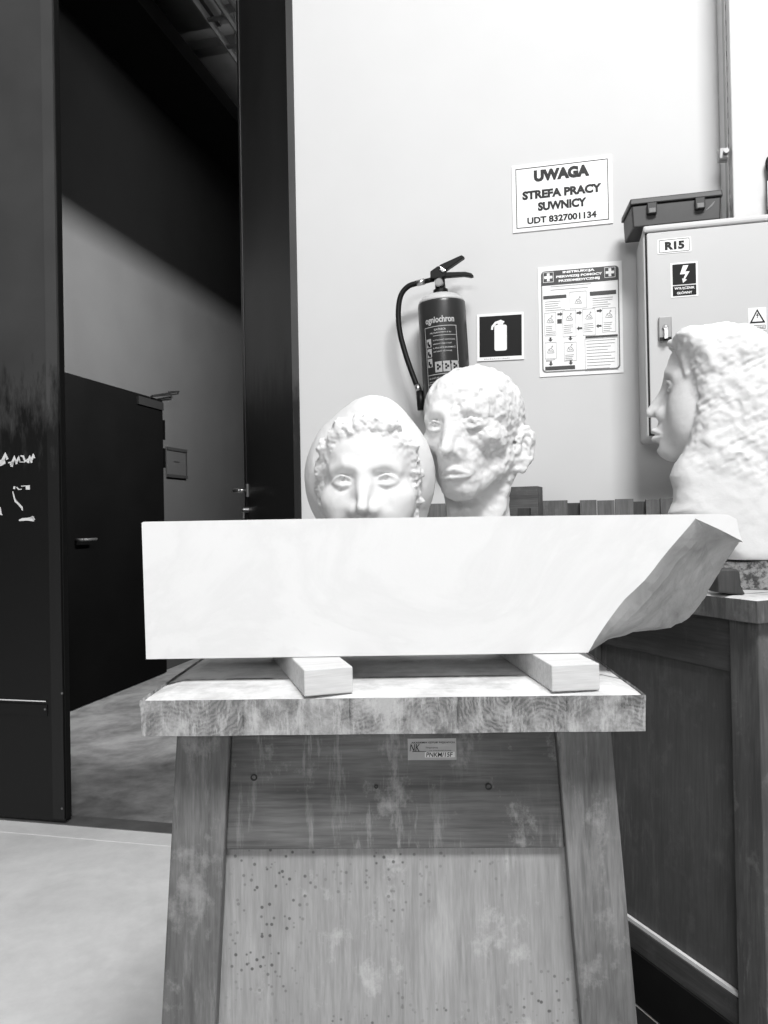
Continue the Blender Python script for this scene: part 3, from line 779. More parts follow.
# --- the woman's head in a hood
sW = 1.10; eyeW = P(363, 480.5, 1.205); zb = .8722
zc = eyeW.z; lowz = (zb-zc)/sW
h = .0019
X = grid((-.125, -.135, lowz-.003), (.125, .145, .150), h)
p = X
ax = (np.abs(p[0]), p[1], p[2])
d = head(p, ears=False, cran=.98, full=True)
hood = ell(p, (-.0085, .030, .010), (.1045, .090, .116))
hood = smin(hood, ell(p, (.004, .010, .104), (.030, .045, .026)), .045)
hood = smax(hood, -(p[1]+.040+.10*np.abs(p[0])**1.0*0+ .35*(p[2]-.12)*0), .02)
cut = ell(p, (0, -.075, -.012), (.072, .078, .084)); hood = smax(hood, -cut, .010)
nz = fbm(p, 90, 3)
hairpts = [(.066, -.022, -.065), (.0705, -.028, -.03), (.070, -.040, .012), (.058, -.056, .050), (.034, -.068, .074), (.0, -.072, .082)]
hair = chain(ax, hairpts, (.006, .008, .011, .015, .017, .017)) + .0048*fbm(p, 100, 3)
shawl = smin(cap(p, (0, .04, -.10), (0, .045, -.3), .078, .085), hood, .03)
d = smin(d, hair, .010); d = smin(d, shawl, .008)
d = d + .0006*fbm(p, 60, 2)
d = np.maximum(d, -(p[2]-lowz))
me = surface_nets(d, (X[0][0, 0, 0], X[1][0, 0, 0], X[2][0, 0, 0]), h)
me.transform(Matrix.Scale(sW, 4))
place_head('sculpted_head', "white plaster woman's head in a smooth hood, facing front behind the slab", (eyeW.x+.014, eyeW.y+.095, zc), math.radians(-7), me, M_plaster_w)

# --- the man's head, turned to the left
sM = 1.13; cM = P(474, 430, 1.405); zc = cM.z; lowz = (zb-zc)/sM
X = grid((-.125, -.135, lowz-.003), (.125, .125, .125), h)
p = X
d = head(p, ears=True, cran=.92, male=True)
n1 = fbm(p, 55, 3); n2 = fbm(p, 22, 2)
mask = .35+.65*sstep(-.02, .05, p[0]+.4*(p[2]-.0))
d = d + .0026*n1*mask + .0014*n2 + .0016*fbm(p, 130, 2)*mask
q = fbm((p[0]+.51, p[1], p[2]+.2), 40, 2); d = d + .0030*sstep(.45, .8, q)*sstep(-.06, .02, p[2]+p[1]*.3)
d = np.maximum(d, -(p[2]-lowz))
me = surface_nets(d, (X[0][0, 0, 0], X[1][0, 0, 0], X[2][0, 0, 0]), h)
me.transform(Matrix.Scale(sM, 4))
place_head('sculpted_head', "rough white plaster head of a gaunt bald man with large ear, turned to the left", (cM.x, cM.y, zc), math.radians(-28), me, M_plaster_m)

# --- the carved profile on the right stand
YP = 1.60; sP = 1.20
base = P(735, 590, YP); zP = H2+.001
RZP = -.43; XDP = Vector((math.cos(RZP), math.sin(RZP), 0))
def L(px, py): a_, b_ = hit(px, py, (base.x, YP, 0), XDP, 0); return (a_, b_-zP)
hp = .0026
ex, ez = L(670, 389); TL = .12; hcx, hcz = ex+.087*sP*math.cos(TL), ez-.087*sP*math.sin(TL)
poly = [L(*a) for a in ((678, 342), (684, 337), (705, 332), (731, 329), (748, 330), (760, 336), (775, 347), (800, 378), (822, 430), (830, 500), (822, 556), (800, 570), (745, 570), (728, 562),
        (716, 545), (700, 530), (680, 522), (670, 514), (675, 502), (675, 490), (672, 478), (676, 466), (688, 448), (694, 425), (697, 402), (695, 385), (690, 368), (682, 352))]
lo = (-.21, -.15, -.002); hi = (.22, .15, .60)
X = grid(lo, hi, hp)
x1_, z1_ = X[0][:, 0, :], X[2][:, 0, :]
def poly_sdf(x, z, pl):
    d2 = np.full(x.shape, 1e9, f32); s = np.ones(x.shape, bool); ins = np.zeros(x.shape, bool)
    n_ = len(pl)
    for i in range(n_):
        (ax_, az_), (bx_, bz_) = pl[i], pl[(i+1) % n_]
        ex_, ez_ = bx_-ax_, bz_-az_; wx, wz = x-ax_, z-az_
        h_ = np.clip((wx*ex_+wz*ez_)/(ex_*ex_+ez_*ez_), 0, 1)
        d2 = np.minimum(d2, (wx-ex_*h_)**2+(wz-ez_*h_)**2)
        c_ = ((az_ > z) != (bz_ > z)) & (x < (bx_-ax_)*(z-az_)/(bz_-az_+1e-12)+ax_); ins ^= c_
    return np.where(ins, -1, 1)*np.sqrt(d2)
dp = poly_sdf(x1_, z1_, poly)[:, None, :]
def dome(dp_, y, hy, r):
    a = np.maximum(dp_+r, 0); b = np.maximum(np.abs(y)-hy+r, 0)
    return np.minimum(np.maximum(dp_+r, np.abs(y)-hy+r), 0)+np.sqrt(a*a+b*b)-r
p = X
mass = dome(dp, p[1], .115, .045)
rough = sstep(.20, .27, p[2]+.35*(p[0]-.0))     # lower right part is dressed smooth
n1 = fbm((p[0]+p[2]*.4, p[1], p[2]-p[0]*.3), 26, 3); n2 = fbm(p, 70, 2); n3 = np.abs(fbm((p[0]*.6, p[1], p[2]*1.6-p[0]*.8), 40, 2))
mass = mass + rough*(.0040*n1+.0024*n2-.0035*n3+.0025) + (1-rough)*.0012*n1
# face: rotate so that it looks to -x
fx_, fz_ = (p[0]-hcx)/sP, (p[2]-hcz)/sP; fy_ = p[1]/sP
tl = .10; fx2 = fx_*math.cos(tl)-fz_*math.sin(tl)*-1*0 - fz_*0; 
q = (-(fy_), fx_*math.cos(TL)-fz_*math.sin(TL), fz_*math.cos(TL)+fx_*math.sin(TL))      # canonical x = -y, canonical y = x (face at -x)
hd_ = head((q[0], q[1], q[2]*.90), ears=False, cran=.8, neck=False, open_eyes=False, muz=True)*sP
hd_ = smax(hd_, (p[0]-(ex+.085)), .02)
def LY(px, py, y): a_, b_ = L(px, py); return (a_, y, b_)
pa_ = (p[0], np.abs(p[1]), p[2])
strand = chain(pa_, [LY(671, 345, .02), LY(679, 350, .050), LY(686, 362, .070), LY(689, 380, .078)], (.007, .008, .008, .004))
lock = chain(pa_, [LY(682, 341, .04), LY(697, 343, .09), LY(708, 356, .108), LY(713, 372, .112)], (.010, .009, .007, .003))
mass = smin(mass, smin(strand, lock, .012), .024)
neckp = dome(poly_sdf(x1_, z1_, [L(660, 462), L(676, 440), L(700, 440), L(700, 540), L(672, 520)])[:, None, :], p[1], .06, .03)
d = smin(hd_, mass, .006)
d = np.maximum(d, -(p[2]-.001-0.0))
stone_top = L(740, 556)[1]
d = np.maximum(d, -(p[2]-(stone_top-.002)))
me = surface_nets(d, (X[0][0, 0, 0], X[1][0, 0, 0], X[2][0, 0, 0]), hp)
place_head('carved_bust', "large white marble carving of a young face in profile emerging from rough hair", (base.x, YP, zP), RZP, me, M_marr)

# granite base block, dark wedge and small marble foot on the right stand
def rough_block(name, label, cat, m, x0, x1, y0, y1, z1, amp, sc, rz=0, loc=(0, 0, 0), seed=1, top_poly=None):
    bm = BX(x0, x1, y0, y1, 0, z1); bmesh.ops.subdivide_edges(bm, edges=list(bm.edges), cuts=26, use_grid_fill=True)
    noise_verts(bm, amp, sc, seed)
    for v in bm.verts: v.co.z = max(v.co.z, 0)
    o = obj(name, bm, m, loc=loc, rz=rz); tag(o, label, cat); return o
g0 = P(742, 560, 1.56)
rough_block('granite_block', 'rough speckled granite block under the profile carving', 'stone', M_gran, -.085, .20, -.06, .13, stone_top-.009, .007, 30, rz=RZP, loc=(base.x+.035, YP-.02, zP), seed=3)
wg0 = P(719, 594, 1.50); bm = bmesh.new()
pts = [P(*a, 1.43) for a in ((718.5, 593), (717.5, 573), (721, 569.5), (737, 569), (740, 572), (741.5, 586), (746, 597), (742, 598))]
o0 = Vector((pts[0].x, 1.43, zP))
prism(bm, [(q.x-o0.x, max(q.z-zP, 0)) for q in pts], 0, .05); wd = obj('wood_wedge', bm, M_wedge, loc=o0, bev=.003)
tag(wd, 'dark wooden wedge leaning against the granite block', 'wedge')

# ------------------------------------------------------------------ timber behind the slab
tp = .12
sL, _ = W(424, 505, tp); sR, _ = W(690, 505, tp); hT = W(600, 499.5, tp)[1]
pal = empty('wooden_pallet', 'old wooden pallet standing on edge against the white wall', 'pallet', wallp((sL+sR)/2, 0.03, 0), -PHI)
mid = (sL+sR)/2
edges = [(424, 446), (452, 470), (476, 500), (525, 542), (542.5, 568), (580, 597), (597.5, 615), (615.5, 634), (646, 660), (660.5, 678)]
for a, b in edges:
    xa, _ = W(a, 505, tp); xb, _ = W(b, 505, tp); dz = random.uniform(-.003, .003)
    obj('board', BX(xa-mid, xb-mid-.001, -.09, -.07, 0.02, hT+dz), M_pallet, pal)
for a, b in ((500.5, 524), (568.5, 579.5), (634.5, 645.5)):
    xa, _ = W(a, 505, tp-.05); xb, _ = W(b, 505, tp-.05)
    obj('stringer', BX(xa-mid-.01, xb-mid+.01, -.0695, -.001, 0.0, hT-.008), M_wedge, pal)
for z in (.25, .7): obj('crosspiece', BX(sL-mid, sR-mid, -.0695, -.055, z, z+.09), M_wedge, pal) if False else None
# short timber post in front of it
pa = P(503, 487, 2.16); pb = P(540, 486, 2.16)
xa, za = W(504, 487, .24); xb, _ = W(538, 487, .24); 
po = empty('timber_post', 'square timber post standing upright left of the pallet boards, just right of the neck', 'timber', wallp((xa+xb)/2, .24, 0), -PHI-.15)
hw = (xb-xa)/2
bm = bmesh.new(); box(bm, -hw*.9, hw, 0, .08, 0, za); obj('beam', bm, wood('post_dark_wood', .05, .16, 'X', .2, .3, 0, .8, seed=3.3), po, bev=.002)
bm = bmesh.new(); x2 = -hw*.1; box(bm, x2, x2+.032, -.03, -.0005, 0, za-.062); obj('cleat', bm, M_wedge, po)

# ------------------------------------------------------------------ signs
def sign_frame(name, label, c, t_=0.0):
    (x0, z0, x1, z1) = c
    e = empty(name, label, 'sign', wallp((x0+x1)/2, t_, z0), -PHI); return e, (x1-x0)/2, z1-z0
# warning sign
e, a, hh = sign_frame('warning_sign', 'white rectangular sign lettered UWAGA STREFA PRACY SUWNICY on the wall', (.4363, 1.9728, .7413, 2.1857))
obj('plate', BX(-a, a, -.004, -.0005, 0, hh), M_white, e, bev=.0008)
bm = bmesh.new(); ring(bm, [(-a+.012, .012), (a-.012, .012), (a-.012, hh-.012), (-a+.012, hh-.012)], [(-a+.0145, .0145), (a-.0145, .0145), (a-.0145, hh-.0145), (-a+.0145, hh-.0145)], -.0047, -.0041)
obj('border', bm, M_ink, e)
bm = bmesh.new()
def zz(py): return hh*(233.2-py)/(233.2-166.2)      # rows read at the left edge
def row(s, px0, px1, h0, h1, bold=.03): text_into(bm, s, -a+(px0/100)*2*a, hh*h0, -a+(px1/100)*2*a, hh*h1, -.0048, bold)
row('UWAGA', 22.5, 78, .72, .895, .07); row('STREFA PRACY', 10.5, 89.5, .47, .60, .055); row('SUWNICY', 26, 74.5, .285, .415, .055); row('UDT 8327001134', 15, 84, .105, .205, .04)
obj('lettering', bm, M_ink, e)

# extinguisher sign
e, a, hh = sign_frame('extinguisher_sign', 'square black sign with a white fire extinguisher pictogram', (.3155, 1.573, .4625, 1.7225))
e.rotation_euler = (0, .015, -PHI)
obj('plate', BX(-a, a, -.004, -.0005, 0, hh), M_white, e)
obj('dark_field', BX(-a+.008, a-.006, -.0046, -.0041, .012, hh-.008), M_dgreen, e)
bm = bmesh.new(); y0, y1 = -.0052, -.0047
prism(bm, rrect(-.018, .030, .021, .112, .006), y0, y1); prism(bm, rrect(-.008, .1125, .010, .119, .002), y0, y1)
stroke(bm, [(-.026, .098), (-.024, .108), (-.014, .119), (.002, .124), (.013, .120)], [.006, .007, .008, .008, .005], lambda u, v: (u, v), y0, y1)
prism(bm, [(-.002, .119), (.004, .119), (.004, .128), (.0, .128)], y0-.0002, y1)
obj('pictogram', bm, M_white, e)
bm = bmesh.new(); text_into(bm, 'PN-92/N-01256/01', -.05, .003, .03, .007, -.0044); obj('lettering', bm, M_grey, e)

# first-aid instructions poster
e, a, hh = sign_frame('instruction_poster', 'white first aid instruction poster with a dark header and small pictures', (.5102, 1.5118, .7623, 1.8560))
e.rotation_euler = (0, .004, -PHI)
obj('sheet', BX(-a, a, -.003, -.0005, 0, hh), M_white, e)
K = 2*a
def U(x): return -a+x*K
bm = bmesh.new(); ring(bm, rrect(U(.035), .012, U(.965), hh-.014, .012), rrect(U(.05), .016, U(.95), hh-.018, .010), -.0040, -.0031)
obj('border', bm, M_grey, e)
M_head = plain('header_ink', .035, .5, .05)
bm = bmesh.new(); hd0 = hh*.83
prism(bm, [q_ for q_ in rrect(U(.04), hd0-.03, U(.96), hh-.015, .012) if q_[1] > hd0]+[(U(.04), hd0), (U(.96), hd0)], -.0043, -.0036)
obj('header', bm, M_head, e)
bm = bmesh.new()
text_into(bm, 'INSTRUKCJA', U(.30), hh*.922, U(.68), hh*.948, -.0049, .05)
text_into(bm, 'PIERWSZEJ POMOCY', U(.22), hh*.883, U(.77), hh*.910, -.0049, .05)
text_into(bm, 'PRZEDMEDYCZNEJ', U(.25), hh*.845, U(.74), hh*.872, -.0049, .05)
for cx_ in (.125, .86):
    z_ = hh*.902; x_ = U(cx_); s_ = .0125
    prism(bm, [(x_-s_*.33, z_-s_), (x_+s_*.33, z_-s_), (x_+s_*.33, z_+s_), (x_-s_*.33, z_+s_)], -.0048, -.0044)
    prism(bm, [(x_-s_, z_-s_*.33), (x_+s_, z_-s_*.33), (x_+s_, z_+s_*.33), (x_-s_, z_+s_*.33)], -.0049, -.0044)
    ring(bm, [(x_-.016, z_-.016), (x_+.016, z_-.016), (x_+.016, z_+.016), (x_-.016, z_+.016)], [(x_-.0148, z_-.0148), (x_+.0148, z_-.0148), (x_+.0148, z_+.0148), (x_-.0148, z_+.0148)], -.0048, -.0044)
obj('header_lettering', bm, M_white, e, label='white capitals and two white crosses')
bm = bmesh.new(); bl = bmesh.new(); yy = (-.0039, -.0031)
def pr(b, x0, z0, x1, z1, y=yy): prism(b, [(U(x0), hh*z0), (U(x1), hh*z0), (U(x1), hh*z1), (U(x0), hh*z1)], *y)
for q_ in ((.06, .705, .34, .735), (.62, .705, .93, .742), (.56, .325, .94, .345), (.07, .055, .43, .090)):
    bm = bmesh.new(); pr(bm, *q_); obj('title_bar', bm, M_head, e, label='dark title bar')
for x_, z_ in ((.26, .56), (.49, .56), (.73, .565), (.72, .43), (.49, .42)):
    bm = bmesh.new(); s_ = .008; q = 1 if z_ > .5 else -1
    prism(bm, [(U(x_)-s_*q, hh*z_-.003), (U(x_)-s_*q, hh*z_+.003), (U(x_)+.001*q, hh*z_+.003), (U(x_)+.001*q, hh*z_+.007), (U(x_)+s_*q, hh*z_), (U(x_)+.001*q, hh*z_-.007), (U(x_)+.001*q, hh*z_-.003)][::q], *yy); obj('arrow', bm, M_head, e)
bm = bmesh.new(); pr(bm, .225, .475, .28, .515); obj('phone_symbol', bm, M_head, e)
for x_, z_ in ((.14, .335), (.38, .335), (.14, .115), (.38, .115)):
    bm = bmesh.new(); prism(bm, [(U(x_)-.003, hh*z_+.007), (U(x_)-.003, hh*z_), (U(x_)-.007, hh*z_), (U(x_), hh*z_-.007), (U(x_)+.007, hh*z_), (U(x_)+.003, hh*z_), (U(x_)+.003, hh*z_+.007)], *yy); obj('arrow', bm, M_head, e)
bm = bmesh.new()
def frame(x0, z0, x1, z1): ring(bm, [(U(x0), hh*z0), (U(x1), hh*z0), (U(x1), hh*z1), (U(x0), hh*z1)], [(U(x0)+.001, hh*z0+.001), (U(x1)-.001, hh*z0+.001), (U(x1)-.001, hh*z1-.001), (U(x0)+.001, hh*z1-.001)], *yy)
for fr_ in ((.38, .60, .58, .755), (.07, .37, .21, .58), (.29, .35, .45, .59), (.53, .35, .68, .59), (.76, .37, .92, .585), (.07, .16, .21, .31), (.30, .13, .45, .30), (.55, .03, .94, .32)): frame(*fr_)
rr = random.Random(4)
def lines(x0, x1, z0, z1, n_):
    for k in range(n_):
        z_ = z1-(z1-z0)*k/max(1, n_-1); pr(bm, x0, z_-.0022, x0+(x1-x0)*rr.uniform(.6, 1), z_+.0022)
lines(.15, .85, .785, .815, 2); lines(.08, .33, .60, .68, 5); lines(.65, .91, .60, .68, 5)
for x0 in (.085, .305, .545, .775): lines(x0, x0+.12, .385, .455, 5)
lines(.57, .92, .05, .30, 10); lines(.315, .44, .14, .185, 4); lines(.08, .2, .14, .15, 2)
def figure(x_, z_, s_):       # a small plain drawing: bent figure
    q = lambda *pts: stroke(bm, [(U(x_)+u*s_, hh*z_+v*s_) for u, v in pts], .0016, lambda u, v: (u, v), *yy)
    q((-1, -1), (-.5, .1), (.1, .3), (.7, -.2), (1, -1)); q((-.5, .1), (-.1, -.7)); q((.1, .3), (.5, .9)); q((.35, .75), (.65, .75), (.65, 1.05), (.35, 1.05), (.35, .75)); q((-.8, -1), (.9, -1.05)); q((.0, -.3), (.6, -.7))
for x_, z_ in ((.48, .675), (.14, .52), (.37, .53), (.605, .53), (.84, .53), (.14, .245), (.375, .25)): figure(x_, z_, .0105)
obj('fine_print', bm, M_lgrey, e, label='pale drawings and lines of small print')

# ------------------------------------------------------------------ fire extinguisher
xc = (W(418, 340, .09)[0]+W(468, 340, .09)[0])/2
zB = 1.345
sb, ht_ = W(441.5, 306, .09)
ex_ = empty('fire_extinguisher', 'dark fire extinguisher with a curved black hose hung on the white wall', 'fire extinguisher', wallp(sb+.018, .092, zB), -PHI, ry=-.045)
top = 1.742-zB; Rr = .074
bm = bmesh.new()
prof = [(.0, .004), (.055, .0), (.068, .004), (Rr, .018), (Rr, top-.01)]
for k in range(1, 9):
    a_ = k/8*PI/2; prof.append((.016+(Rr-.016)*math.cos(a_), top-.01+.040*math.sin(a_)))
lathe(bm, prof, 56); obj('cylinder', bm, M_ext, ex_, smooth=True)
M_shoulder = plain('pale_shoulder_paint', .52, .4, .03)
def X_(px, py, t_=.09): s, hgt = W(px, py, t_); s -= (sb+.018); hgt -= zB; return (s+.045*hgt, hgt-.045*s)
bm = bmesh.new(); n0 = 10; lathe(bm, [(r+.0006, z+.0006) for r, z in prof[5:]], 56); obj('shoulder', bm, M_shoulder, ex_, smooth=True, label='pale rounded shoulder')
zt = top+.030
bm = bmesh.new(); lathe(bm, [(.021, zt-.004), (.023, zt), (.023, zt+.014), (.019, zt+.016), (.016, zt+.016), (.016, zt+.05), (.010, zt+.055)], 24); obj('collar', bm, M_rub, ex_, smooth=False)
gx, gz = X_(440.5, 284); 
bm = bmesh.new()
gz = zt+.030
tube(bm, [(0, -.030, gz), (0, -.010, gz)], 0.0125, 24); obj('gauge', bm, M_dsteel, ex_)
bm = bmesh.new(); tube(bm, [(0, -.0315, gz), (0, -.0302, gz)], .0095, 24); box(bm, -.001, .001, -.0325, -.0316, gz-.002, gz+.009); obj('gauge_face', bm, M_lgrey, ex_)
vb = [X_(*q) for q in ((431, 280), (431, 273), (438, 268), (444, 267), (447, 273), (446, 278), (440, 280))]
bm = bmesh.new(); prism(bm, vb, -.014, .012); obj('valve_body', bm, M_rub, ex_, bev=.002)
pl_ = [X_(*q) for q in ((437, 270), (441, 266), (462, 256.5), (465, 258.5), (447, 271), (443, 276))]
bm = bmesh.new(); prism(bm, pl_, -.012, .010); obj('lever', bm, M_rub, ex_, bev=.002)
pl_ = [X_(*q) for q in ((442, 273.5), (466, 273), (472, 274.5), (474, 277), (471.5, 278), (464, 276.8), (442, 278.5))]
bm = bmesh.new(); prism(bm, pl_, -.011, .009); obj('carry_handle', bm, M_rub, ex_, bev=.002)
q0 = X_(443, 270.5); bm = bmesh.new(); tube(bm, [(q0[0]-.006, -.015, q0[1]-.001), (q0[0]+.004, -.015, q0[1]-.011)], .0035, 10); tube(bm, [(q0[0]-.006, -.016, q0[1]+.006), (q0[0]+.010, -.016, q0[1]-.008)], .002, 8); obj('safety_pin', bm, M_steel, ex_)
hs = [X_(*q) for q in ((417, 283.5), (408, 287), (401, 296), (398.5, 312), (400, 332), (405, 352), (411, 370), (417, 386))]
bm = bmesh.new(); tube(bm, spline([(u, -.0, v) for u, v in hs], 8), .0085, 14); obj('hose', bm, M_rub, ex_, smooth=True)
bm = bmesh.new(); a_ = X_(417, 283.6); b_ = X_(425, 281.7); tube(bm, [(a_[0], 0, a_[1]), (b_[0], 0, b_[1])], .0098, 14); obj('ferrule', bm, M_steel, ex_, smooth=True); bm = bmesh.new(); c_ = X_(417, 385); d_ = X_(419.5, 392); tube(bm, [(c_[0], 0, c_[1]), (d_[0], 0, d_[1])], .0100, 14)
obj('ferrule', bm, M_steel, ex_, smooth=True)
bm = bmesh.new(); a_ = X_(425, 281.8); b_ = X_(434, 279.5); tube(bm, [(a_[0], 0, a_[1]), (b_[0], 0, b_[1])], .0078, 14); obj('outlet', bm, M_rub, ex_, smooth=True)
bm = bmesh.new(); a_ = X_(420, 391.5); b_ = X_(422, 410); tube(bm, [(a_[0], 0, a_[1]), (b_[0], 0, b_[1])], [.0125, .014], 14); obj('nozzle', bm, M_rub, ex_, smooth=True)
def cyl(u, v, r=Rr+.0010): th = u/Rr; return (r*math.sin(th), -r*math.cos(th), v)
def curved(b, u0, v0, u1, v1, r=Rr+.0008):
    n_ = max(1, int(abs(u1-u0)/.006)); vsl = [[b.verts.new(cyl(u0+(u1-u0)*k/n_, v, r)) for v in (v0, v1)] for k in range(n_+1)]
    for k in range(n_): b.faces.new([vsl[k][0], vsl[k+1][0], vsl[k+1][1], vsl[k][1]])
bm = bmesh.new(); v1 = top-.085; v0 = .02; u0, u1 = -.052, .052
for seg in ((u0, v1-.002, u1, v1), (u0, v0, u1, v0+.002), (u0, v0, u0+.002, v1), (u1-.002, v0, u1, v1), (u0, v1-.175, u1, v1-.173), (u0, v1-.147, u1, v1-.145), (u0+.03, v1-.03, u1-.004, v1-.0285)): curved(bm, *seg)
def ct_(s, ua, va, ub, vb_, bold=.02): text_into(bm, s, ua, va, ub, vb_, 0, bold, fmap=lambda u, v: cyl(u, v))
ct_('GAŚNICA', -.018, v1-.014, .018, v1-.006, .03); ct_('PROSZKOWA 6 kg', -.032, v1-.024, .034, v1-.018)
for k, s in enumerate(('WYCIĄGNĄĆ ZAWLECZKĘ', 'SKIEROWAĆ DYSZĘ NA OGIEŃ', 'URUCHOMIĆ', 'NACISNĄĆ DŹWIGNIĘ')):
    z_ = v1-.040-k*.0115; ct_(s, -.024, z_-.006, .045-.012*(k % 2), z_, .015)
ct_('NIE GASIĆ URZĄDZEŃ POD NAPIĘCIEM', -.045, v1-.160, .046, v1-.153, .02); ct_('POWYŻEJ 1000 V', -.045, v1-.171, .046, v1-.165)
for k in range(9): curved(bm, -.024, v1-.190-k*.013, .046-.008*(k % 3), v1-.187-k*.013)
obj('label_print', bm, plain('label_pale_ink', .42, .5, .05), ex_, label='pale frame and small capitals of the printed label')
bm = bmesh.new(); text_into(bm, 'ogniochron', -.046, v1+.004, .046, v1+.030, 0, .03, fmap=lambda u, v: cyl(u, v)); obj('logo', bm, plain('logo_ink', .45, .5, .05), ex_)
bm = bmesh.new()
for k in range(3):
    curved(bm, u0+.005, v1-.058-k*.034, u0+.024, v1-.031-k*.034) if False else curved(bm, u0+.005, v1-.062-k*.030, u0+.022, v1-.036-k*.030)
    curved(bm, -.022+k*.025, v1-.140, .000+k*.025, v1-.108)
obj('pictogram', bm, plain('picto_pale', .38, .5, .05), ex_)
bm = bmesh.new()
for k in range(3):
    cxk = -.011+k*.025; z_ = v1-.124
    for a_ in (0, 2.1, 4.2):
        uu, vv = cxk+.004*math.cos(a_), z_+.006*math.sin(a_); curved(bm, uu-.003, vv-.0035, uu+.003, vv+.0035, Rr+.0014)
    curved(bm, u0+.008, v1-.055-k*.030, u0+.014, v1-.044-k*.030, Rr+.0014); curved(bm, u0+.012, v1-.060-k*.030, u0+.019, v1-.052-k*.030, Rr+.0014)
for k, s in enumerate('ABC'): text_into(bm, s, -.001+k*.025, v1-.118, .0045+k*.025, v1-.109, 0, .02, fmap=lambda u, v: cyl(u, v, Rr+.0016))
obj('pictogram_detail', bm, M_ink, ex_)
bm = bmesh.new(); box(bm, -.02, .02, Rr-.002, .0915, top-.10, top-.06); obj('wall_bracket', bm, M_dsteel, ex_); bm = bmesh.new(); box(bm, -.015, .015, Rr-.002, .0915, .05, .08); obj('wall_bracket', bm, M_dsteel, ex_)

# ------------------------------------------------------------------ electrical cabinet
tc_ = .20
xl, zt_ = W(645.3, 228.8, tc_); xl0 = xl-.004
_, zb_ = W(648, 437, tc_)
CW, rim = .62, .020
zt2 = W(650, 225.0, .2)[1]; zb2 = zb_-.004
cb_ = empty('electrical_cabinet', 'grey wall-mounted electrical cabinet numbered R15 with rounded rim', 'cabinet', wallp(xl-.006, 0, zb2), -PHI)
CH = zt2-zb2
bm = bmesh.new(); prism(bm, rrect(0, 0, CW, CH, .012), -tc_+.012, -.0005)
obj('body', bm, M_cabrim, cb_, bev=.006)
bm = bmesh.new(); box(bm, .0055, CW-.02, -tc_+.0095, -tc_+.0118, .008, CH-.0195); obj('gasket', bm, M_gap, cb_, label='black gap round the door')
bm = bmesh.new(); prism(bm, rrect(.0095, .012, CW-.02, CH-.0225, .005), -tc_, -tc_+.0094)
dr = obj('door', bm, M_cab, cb_, bev=.002)
bm = bmesh.new(); box(bm, -.0, CW, -tc_-.002, -tc_+.0118, CH-.0190, CH-.001); obj('top_rim', bm, M_cabrim, cb_, bev=.006)
def C_(px, py, t_=tc_): s, hgt = W(px, py, t_); return s-(xl-.006), hgt-zb2
def plate(e_, name, p0, p1, m, lab=None, r=.001, y=0):
    (x0, z0), (x1, z1) = p0, p1; b = bmesh.new(); prism(b, rrect(min(x0, x1), min(z0, z1), max(x0, x1), max(z0, z1), r), -tc_-.0012-y, -tc_-.0003-y); return obj(name, b, m, e_, label=lab)
a0, a1 = C_(657.5, 254.5), C_(691, 236.5)
st = plate(dr, 'number_sticker', a0, a1, M_white, 'white sticker reading R15', .004)
def mid_(q0, q1, u, v): return (q0[0]+(q1[0]-q0[0])*u, q0[1]+(q1[1]-q0[1])*v)
bm = bmesh.new(); q0, q1 = mid_(a0, a1, .22, .22), mid_(a0, a1, .80, .78); text_into(bm, 'R15', q0[0], q0[1], q1[0], q1[1], -tc_-.0016, .06)
q0, q1 = mid_(a0, a1, .05, .07), mid_(a0, a1, .95, .93); ring(bm, rrect(*q0, *q1, .003), rrect(q0[0]+.0012, q0[1]+.0012, q1[0]-.0012, q1[1]-.0012, .0025), -tc_-.0018, -tc_-.0013)
obj('sticker_lettering', bm, M_ink, dr)
a0, a1 = C_(671, 298), C_(697.5, 261)
plate(dr, 'switch_sticker', a0, a1, M_white, 'dark sticker with a white lightning bolt')
b0, b1 = mid_(a0, a1, .07, .36), mid_(a0, a1, .93, .95); plate(dr, 'sticker_field', b0, b1, M_dgreen, y=.0008)
b0, b1 = mid_(a0, a1, .07, .04), mid_(a0, a1, .93, .33); plate(dr, 'sticker_field', b0, b1, M_dgreen, y=.0008)
bm = bmesh.new(); bolt = [(.46, .90), (.66, .90), (.54, .72), (.70, .72), (.52, .50), (.60, .49), (.45, .40), (.42, .53), (.47, .52), (.54, .65), (.34, .65)]
prism(bm, [mid_(a0, a1, u, v) for u, v in bolt], -tc_-.0028, -tc_-.0021)
for s, v0_, v1_ in (('WYŁĄCZNIK', .20, .29), ('GŁÓWNY', .08, .17)):
    q0, q1 = mid_(a0, a1, .13 if v0_ > .1 else .22, v0_), mid_(a0, a1, .87 if v0_ > .1 else .78, v1_); text_into(bm, s, q0[0], q0[1], q1[0], q1[1], -tc_-.0026, .03)
obj('pictogram', bm, M_white, dr)
a0, a1 = C_(748.5, 331), C_(766, 307)
plate(dr, 'voltage_sticker', a0, a1, M_white, 'white sticker with a voltage warning triangle')
bm = bmesh.new(); tri = lambda u0_, v0_, u1_, v1_: [mid_(a0, a1, u0_, v0_), mid_(a0, a1, u1_, v0_), mid_(a0, a1, (u0_+u1_)/2, v1_)]
ring(bm, tri(.06, .32, .94, .94), tri(.20, .385, .80, .83), -tc_-.0020, -tc_-.0013)
prism(bm, [mid_(a0, a1, .30+.40*u, .36+.42*v) for u, v in bolt], -tc_-.0020, -tc_-.0013)
q0, q1 = mid_(a0, a1, .06, .05), mid_(a0, a1, .94, .22); ring(bm, [q0, (q1[0], q0[1]), q1, (q0[0], q1[1])], [(q0[0]+.001, q0[1]+.001), (q1[0]-.001, q0[1]+.001), (q1[0]-.001, q1[1]-.001), (q0[0]+.001, q1[1]-.001)], -tc_-.0020, -tc_-.0013)
